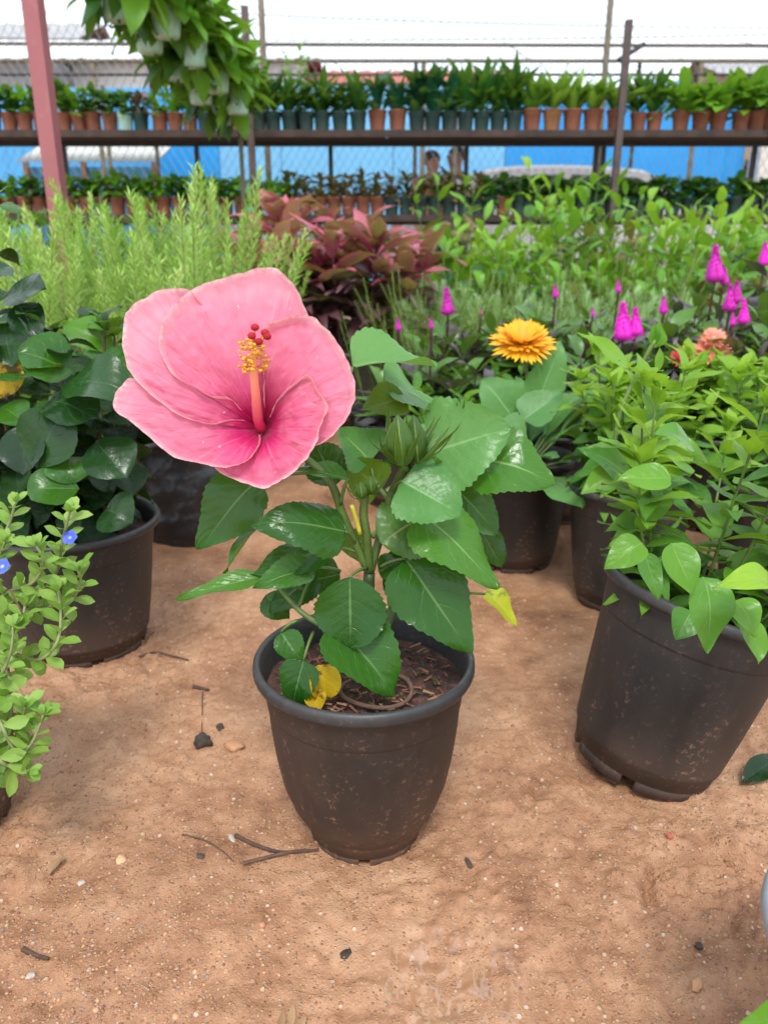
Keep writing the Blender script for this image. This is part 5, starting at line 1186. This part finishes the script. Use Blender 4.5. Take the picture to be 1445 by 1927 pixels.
# ---- blue sheet wall across the lane
WY = 10.2; zt = zat(165, WY)
wall = thing('sheet_wall', 'blue painted sheet metal wall across the lane', 'wall', (0, WY, 0))
segs = [(-90, 120, 'blue_c'), (120, 298, 'blue_c'), (298, 414, 'blue_a'), (414, 530, 'blue_b'), (530, 740, 'blue_b'), (740, 950, 'blue_b'), (950, 1165, 'blue_a'), (1165, 1400, 'blue_a')]
for p0, p1, mt in segs:
    x0, x1 = at(p0, 300, WY).x, at(p1, 300, WY).x; n = int((x1-x0)/.05); V = []; zz = zt + (.02 if mt == 'blue_b' else 0)
    for jj, z_ in enumerate((0, zz)):
        for i in range(n+1): V.append((x0+.004+(x1-x0-.008)*i/n, .006*(1 if (i//2) % 2 else -1), z_))
    m_ = n+1; V += [(x, y+.03, z_) for x, y, z_ in V]; q = 2*m_
    F = [(i, i+1, m_+i+1, m_+i) for i in range(n)] + [(q+i+1, q+i, q+m_+i, q+m_+i+1) for i in range(n)] + [(m_+i, m_+i+1, q+m_+i+1, q+m_+i) for i in range(n)]
    obj('panel', mesh('panel', V, F, M[mt], None, False), wall)
    b = MB(); b.box((x0, .06, zt/2), (.04, .04, zt)); b.build('stud', M['steel_dark'], wall, False)
x0 = at(1405, 300, WY).x
t = thing('gate_pillar', 'off white plastered wall at the end of the blue sheets', 'wall', (x0+.9, WY-.2, 0))
b = MB(); b.box((0, 0, 1.25), (1.8, .3, 2.5)); b.build('wall', M['white_wall'], t, False); b = MB(); b.box((0, 0, 2.53), (1.9, .4, .06)); b.build('coping', M['grey_roof'], t, False)
# weathered white lean-to sheet
LY = 8.6; xa, xb = at(30, 280, LY).x, at(298, 280, LY).x
t = thing('lean_to', 'low lean-to with a weathered white corrugated roof against the blue wall', 'shed', ((xa+xb)/2, LY, 0))
n = 60; V = []
for yy, zz in ((0, zat(302, LY)), (1.2, zat(302, LY)+.42)):
    for i in range(n+1): V.append(((xb-xa)*(i/n-.5), yy, zz+.012*math.sin(i*1.9)))
m_ = n+1; V += [(x, y, z_-.01) for x, y, z_ in V]; q = 2*m_
obj('roof_sheet', mesh('roof_sheet', V, [(i, i+1, m_+i+1, m_+i) for i in range(n)] + [(q+i+1, q+i, q+m_+i, q+m_+i+1) for i in range(n)] + [(i+1, i, q+i, q+i+1) for i in range(n)], M['white_sheet']), t)
for xs in (-.95, -.1, .95): b = MB(); b.box(((xb-xa)*.48*xs, .05, zat(302, LY)/2), (.05, .05, zat(302, LY)-.02)); b.build('post', M['timber'], t, False)
b = MB(); b.box((0, .12, zat(312, LY)/2), (xb-xa-.1, .03, zat(312, LY))); b.build('front_panel', M['blue_c'], t, False)

# ---- houses beyond
def house(label, p0, p1, pywall, pyroof, Y, wallm, depth=3.0, roofm='tile', ov=.25, windows=2, lean=1.2):
    x0, x1 = at(p0, 120, Y).x, at(p1, 120, Y).x; zw = zat(pywall, Y); zr = zat(pyroof, Y+lean); cx = (x0+x1)/2; w_ = x1-x0
    t = thing('house', label, 'house', (cx, Y, 0)); b = MB(); b.box((0, depth/2+.02, zw/2), (w_, depth, zw)); b.build('wall', M[wallm], t, False)
    rows = 7; r = bpy.data.objects.new('roof', None); COL.objects.link(r); r.parent = t
    for side in (0, 1):
        n = max(8, int(w_/.25)); V = []
        for jj in range(rows+1):
            f = jj/rows; yy = -ov+(lean+ov)*f if side == 0 else depth+ov-(depth-lean+ov)*f; zz = zw-.02+(zr-zw)*f
            for i in range(n*4+1): V.append((-w_/2-ov+(w_+2*ov)*i/(n*4), yy, zz+.03*abs(math.sin(i*math.pi/4))+.01*(jj % 2)))
        m_ = n*4+1; F = [(jj*m_+i, jj*m_+i+1, (jj+1)*m_+i+1, (jj+1)*m_+i) for jj in range(rows) for i in range(m_-1)]
        obj('roof_slope', mesh('roof_slope', V, F, M[roofm]), r)
    b = MB(); b.add([(-w_/2, 0, zw-.03), (-w_/2, depth, zw-.03), (-w_/2, lean, zr-.02), (w_/2, 0, zw-.03), (w_/2, depth, zw-.03), (w_/2, lean, zr-.02)], [(0, 1, 2), (3, 5, 4)]); b.build('gable', M[wallm], t, False)
    MB().tube([(-w_/2-ov, -ov, zw-.03), (w_/2+ov, -ov, zw-.03)], .035, 6).build('gutter', M['steel_dark'], t)
    for k in range(windows):
        xw = -w_/2+w_*(k+.5)/windows; f = bpy.data.objects.new('window', None); COL.objects.link(f); f.parent = t
        b = MB(); b.box((xw, -.01, 1.35), (.9, .06, 1.1)); b.build('frame', M['timber'], f, False); b = MB(); b.box((xw-.21, -.045, 1.35), (.38, .02, .98)); b.box((xw+.21, -.045, 1.35), (.38, .02, .98)); b.build('panes', M['glass'], f, False)
    return t
house('long cream house with a red tiled roof on the far side of the wall', 135, 560, 110, 88, 14.0, 'cream_wall')
house('low pale house with a faded red tiled roof behind the upper shelf', 600, 965, 162, 134, 15.0, 'cream_wall')
house('grey roofed hut with tan walls beyond the end of the rack', 1395, 1560, 150, 115, 12.0, 'timber', 2.4, 'grey_roof', .25, 1, 1.2)
house('small building with a blue tin roof in the gap beside the grey hut', 1275, 1385, 170, 152, 16.0, 'cream_wall', 2.4, 'blue_roof', .2, 1)
house('shed with a dark grey sloping roof behind the maroon post', -160, 90, 98, 45, 13.0, 'grey_roof', 3.0, 'grey_roof', .4, 2, 1.6)
for k, (a_, b_) in enumerate((((-100, 70, 12.5), (1560, 62, 12.5)), ((300, 18, 12.7), (1560, 52, 12.7)))):
    P = [at(*a_), at(*b_)]; mid_ = (P[0]+P[1])/2 - Vector((0, 0, .12))
    o = MB().tube(bez(P[0], P[1], mid_-(P[0]+P[1])/2, 12), .008, 5).build('overhead_cable', M['cable']); tag(o, ('lower thin black overhead cable strung across the white sky', 'upper sagging black overhead cable strung across the white sky')[k], 'cable', 'overhead cables')

# ---- white car parked across the lane
CX = at(1085, 330, 8.5).x; zc = zat(314, 7.9)
car = thing('parked_car', 'white hatchback parked along the blue wall, mostly behind the plants', 'car', (CX, 8.55, 0))
prof = [(-1.85, .28), (-1.88, .55), (-1.80, .82), (-1.55, .95), (-1.15, zc-.10), (-.85, zc-.02), (-.3, zc), (.35, zc-.03), (.62, zc-.10), (1.10, .95), (1.70, .84), (1.86, .68), (1.88, .30)]
pf = spline([Vector((x, 0, z_)) for x, z_ in prof], 4); V = []
for yy, ins in ((-.78, 0), (-.70, 1), (.70, 1), (.78, 0)):
    for p in pf: k_ = .10*max(0, p.z-.9)/.45; V.append((p.x*(1 if not ins else .985), yy*(1-k_*1.2), p.z+(.02 if ins else -.012)))
m_ = len(pf); F = [(r_*m_+i, r_*m_+i+1, (r_+1)*m_+i+1, (r_+1)*m_+i) for r_ in range(3) for i in range(m_-1)] + [tuple(range(m_-1, -1, -1)), tuple(range(3*m_, 4*m_))]
obj('body', mesh('body', V, F, M['white_paint'], None, False), car)
for sgn in (-1, 1):
    for P in ([(-1.30, .98), (-.95, zc-.10), (-.28, zc-.07), (-.28, .98)], [(-.2, .98), (-.2, zc-.07), (.42, zc-.10), (.92, .98)]):
        b = MB(); b.add([(x, sgn*(.79-.10*max(0, z_-.9)/.45*.8), z_) for x, z_ in P] + [(x, sgn*(.75-.10*max(0, z_-.9)/.45*.8), z_) for x, z_ in P], [(0, 1, 2, 3), (7, 6, 5, 4), (0, 4, 5, 1), (1, 5, 6, 2), (2, 6, 7, 3), (3, 7, 4, 0)]); b.build('window', M['glass'], car, False)
    for x in (-1.15, 1.15):
        w_ = bpy.data.objects.new('wheel', None); COL.objects.link(w_); w_.parent = car; w_.location = (x, sgn*.74, .29); w_.rotation_euler = (math.pi/2, 0, 0)
        MB().lathe([(.17, -.09), (.26, -.09), (.29, -.06), (.29, .06), (.26, .09), (.17, .09), (.17, -.09)], 28).build('tyre', M['rubber'], w_); MB().lathe([(.001, .05), (.06, .07), (.17, .04), (.17, -.05), (.001, -.06)], 20).build('rim', M['galv'], w_)
    b = MB(); b.box((1.78, sgn*.58, .72), (.14, .26, .13)); b.build('headlight', M['glass'], car, False); b = MB(); b.box((-1.83, sgn*.62, .78), (.10, .18, .22)); b.build('tail_light', M['lamp'], car, False)
b = MB(); b.box((-.24, -.795, .88), (.14, .02, .03)); b.build('door_handle', M['steel_dark'], car, False)

# ---- two people standing in the lane
def skin_mesh(name, pts, edges, rad, mat, parent, sub=2):
    me = bpy.data.meshes.new(name); me.from_pydata([Vector(p) for p in pts], edges, []); me.materials.append(M[mat])
    o = obj(name, me, parent); o.modifiers.new('skin', 'SKIN').use_smooth_shade = True
    for v, r_ in zip(me.skin_vertices[0].data, rad): v.radius = r_ if hasattr(r_, '__len__') else (r_, r_)
    me.skin_vertices[0].data[0].use_root = True
    s = o.modifiers.new('sub', 'SUBSURF'); s.levels = sub; s.render_levels = sub
    return o
def person(label, px, py, Y, shirt, rz, arm):
    H = zat(py, Y)/1.72; t = thing('person', label, 'person', (at(px, 300, Y).x, Y, 0), rz); t.scale = (H, H, H)
    P = [(0, 0, .98), (0, 0, 1.12), (0, 0, 1.30), (0, 0, 1.43), (0, .0, 1.50)]; Ed = [(0, 1), (1, 2), (2, 3), (3, 4)]; Rd = [(.15, .11), (.14, .10), (.16, .11), (.11, .08), (.052, .055)]
    def add(p, par, r_): P.append(p); Rd.append(r_); Ed.append((par, len(P)-1)); return len(P)-1
    h = add((0, -.015, 1.565), 4, (.070, .082)); h = add((0, -.01, 1.635), h, (.078, .096)); add((0, 0, 1.70), h, (.045, .055))
    for s in (-1, 1):
        a_ = add((s*.17, 0, 1.41), 3, (.062, .062)); e = add((s*.23, .02, 1.14), a_, (.043, .043)); w_ = add((s*(.24-arm*.1), -.06-arm*.14, .93+arm*.22), e, (.029, .029)); pl = add((s*(.24-arm*.12), -.09-arm*.18, .86+arm*.26), w_, (.034, .018))
        for f, (dx, L) in enumerate(((-.026, .07), (-.009, .085), (.009, .082), (.026, .065))):
            q = add((s*(.24-arm*.12)+dx, -.10-arm*.18, .84-L*.45+arm*.26), pl, (.0095, .0095)); add((s*(.24-arm*.12)+dx, -.12-arm*.18, .84-L+arm*.26), q, (.008, .008))
        q = add((s*(.24-arm*.12)-s*.035, -.12-arm*.18, .85+arm*.26), pl, (.011, .011)); add((s*(.24-arm*.12)-s*.04, -.14-arm*.18, .815+arm*.26), q, (.009, .009))
        l = add((s*.09, 0, .88), 0, (.092, .10)); k_ = add((s*.10, -.01, .50), l, (.058, .062)); an = add((s*.10, .02, .09), k_, (.040, .042)); add((s*.115, -.12, .03), an, (.042, .028))
    body = skin_mesh('body', P, Ed, Rd, 'skin', t)
    b = MB()     # nose, ears and eyes worked onto the head
    b.ball((0, -.112, 1.60), .017, 8, 6, (.7, 1, 1.3)); b.ball((.080, .0, 1.605), .022, 8, 6, (.4, .8, 1.3)); b.ball((-.080, .0, 1.605), .022, 8, 6, (.4, .8, 1.3)); b.build('nose_and_ears', M['skin'], body)
    b = MB(); b.ball((.031, -.096, 1.628), .011, 8, 6); b.ball((-.031, -.096, 1.628), .011, 8, 6); b.build('eyes', M['hair'], body)
    hr = MB(); hr.ball((0, .018, 1.655), .098, 20, 14, (.93, 1.05, .80)); hr.build('hair', M['hair'], t)
    skin_mesh('shirt', [(0, 0, .92), (0, 0, 1.12), (0, 0, 1.30), (0, 0, 1.42), (.175, 0, 1.405), (.215, .015, 1.20), (-.175, 0, 1.405), (-.215, .015, 1.20)], [(0, 1), (1, 2), (2, 3), (3, 4), (4, 5), (3, 6), (6, 7)],
              [(.165, .125), (.155, .115), (.175, .125), (.125, .095), (.078, .078), (.068, .068), (.078, .078), (.068, .068)], shirt, t)
    skin_mesh('trousers', [(0, 0, .98), (.09, 0, .87), (.10, -.01, .50), (.10, .02, .08), (-.09, 0, .87), (-.10, -.01, .50), (-.10, .02, .08)], [(0, 1), (1, 2), (2, 3), (0, 4), (4, 5), (5, 6)],
              [(.16, .122), (.105, .112), (.075, .08), (.062, .065), (.105, .112), (.075, .08), (.062, .065)], 'trousers', t)
    return t
person('dark haired person in a dusty red top standing beyond the fence', 813, 284, 7.3, 'shirt_red', .5, .2)
person('dark haired person in a white shirt standing beyond the fence', 858, 277, 7.45, 'shirt_white', -.9, .5)

# ------------------------------------------------------------------ litter on the path
def gpt(x, y, dz=.002): p = G(x, y); return Vector((p.x, p.y, gz(p.x, p.y)+dz))
def twig(label, pix, rad, mat='stem_brown', group=None, dz=.002, name='twig'):
    P = [gpt(x, y, dz) for x, y in pix]; pts = spline(P, 6); o0 = P[0]
    b = MB().tube([p-o0 for p in pts], list(np.linspace(rad, rad*.6, len(pts))), 7); o = b.build(name, M[mat]); o.location = o0; return tag(o, label, 'twig', group)
twig('dark twig lying against the base of the hibiscus pot', [(443, 1570), (480, 1588), (515, 1602), (545, 1607), (600, 1604)], .0022)
twig('second dark twig crossing under the first beside the pot', [(458, 1626), (500, 1617), (540, 1609), (575, 1604)], .0020, dz=.0035)
twig('hair thin bent twig a hand away from the pot', [(344, 1572), (385, 1584), (415, 1600), (440, 1622)], .0008)
twig('short dark stick lying on the loose grit', [(44, 1788), (68, 1796), (92, 1805)], .0024)
twig('short straight dark stick on the path near the mud clod', [(364, 1297), (394, 1299)], .003)
twig('thin straight stem sticking out of the black clod', [(382, 1308), (381, 1345), (380, 1382)], .0009)
twig('dark root curling out from under the big black pot', [(262, 1236), (290, 1228), (320, 1234), (355, 1244)], .0022)
def rock(name, label, x, y, r, mat, seed, sc=(1, .8, .55), cat='stone'):
    g = np.random.default_rng(seed); bm = bmesh.new(); bmesh.ops.create_icosphere(bm, subdivisions=3, radius=1.0)
    V = np.array([v.co[:] for v in bm.verts]); F = [tuple(v.index for v in f.verts) for f in bm.faces]; bm.free()
    V = V*(1+(fbm(V[:, 0]*1.7+seed, V[:, 1]*1.7+V[:, 2]*1.3, 3, seed)-.45)[:, None]*.9)*r*np.array(sc)
    o = obj(name, mesh(name, V, F, M[mat])); p = gpt(x, y, 0); o.location = (p.x, p.y, p.z+r*sc[2]*.45); o.rotation_euler = (0, 0, g.uniform(0, 6)); return tag(o, label, cat)
rock('mud_clod', 'lump of black mud lying on the path', 382, 1398, .0125, 'clod', 3, (1, .8, .9), 'clod')
rock('mud_clod', 'small crumb of dark mud beside the tan stone', 415, 1368, .006, 'clod', 8, (1.4, .8, .6), 'clod')
rock('stone', 'flat tan stone beside the lump of black mud', 442, 1406, .010, 'stone', 4, (1.2, .9, .5))
rock('stone', 'peach coloured stone on the gravelly patch', 229, 1617, .0068, 'stone_peach', 5)
rock('stone', 'small pale stone near the dead leaf', 152, 1657, .0042, 'stone_pale', 6)
rock('stone', 'pale grey pebble near the short dark stick', 58, 1836, .0040, 'stone_pale', 7)
rock('stone', 'whitish flat pebble at the tip of the first twig', 436, 1573, .0045, 'stone_pale', 9, (1.6, .7, .4))
rock('stone', 'dark grey pebble beside the thin bent twig', 378, 1609, .0042, 'clod', 10, (1.2, .8, .4))
rock('stone', 'dark flat chip on the bare wet soil', 650, 1792, .0048, 'clod', 11, (1.3, .8, .35))
rock('stone', 'tiny red stone by the heel print', 1258, 1583, .0040, 'tile', 12, (1, .8, .7))
rock('stone', 'glossy black pebble below the heel print', 1315, 1778, .0036, 'clod', 13, (1, .9, .9))
rock('stone', 'dark splintered chip in front of the hibiscus pot', 882, 1622, .0055, 'clod', 14, (1.3, .5, .4))
rock('stone', 'orange brown stone at the edge of the wet patch', 1310, 1855, .0048, 'stone', 15, (1.5, .8, .5))
V, F, U = place_leaf(gpt(92, 1644, .003), gpt(122, 1616, .008), (-.3, -.3, .9), W=.011, kind='ellip', nu=8, nv=14, fold=.35, curl=.5, wave=.03)
c0 = gpt(105, 1632); o = obj('dead_leaf', mesh('dead_leaf', V-np.array(c0), F, M['leaf_dead'], U)); o.location = c0; tag(o, 'small curled tan dead leaf on the gravelly patch', 'leaf')
V, F, U = place_leaf(gpt(1465, 1440, .01), gpt(1395, 1478, .006), (-.1, -.3, .9), W=.03, kind='ellip', nu=8, nv=14, fold=.3, curl=.6, wave=.04)
c0 = gpt(1430, 1465); o = obj('fallen_leaf', mesh('fallen_leaf', V-np.array(c0), F, M['leaf_darkgloss'], U)); o.location = c0; tag(o, 'dark green fallen leaf on the soil behind the leaning pot', 'leaf')
for k, (bx, by, tx, ty) in enumerate(((528, 1932, 535, 1908), (548, 1930, 552, 1898), (562, 1932, 578, 1922))):
    V, F, U = place_leaf(gpt(bx, by, .001), gpt(tx, ty, .010), (.1, -.6, .6), W=.006, kind='lance', nu=4, nv=8, fold=.5, curl=.4, wave=.05, seed=k)
    c0 = gpt(bx, by); o = obj('dead_leaf', mesh('dead_leaf', V-np.array(c0), F, M['leaf_dead'], U)); o.location = c0; tag(o, ('stubby', 'longest upright', 'flattest')[k] + ' of three shrivelled brown leaves on the wet soil', 'leaf', 'shrivelled brown leaves')
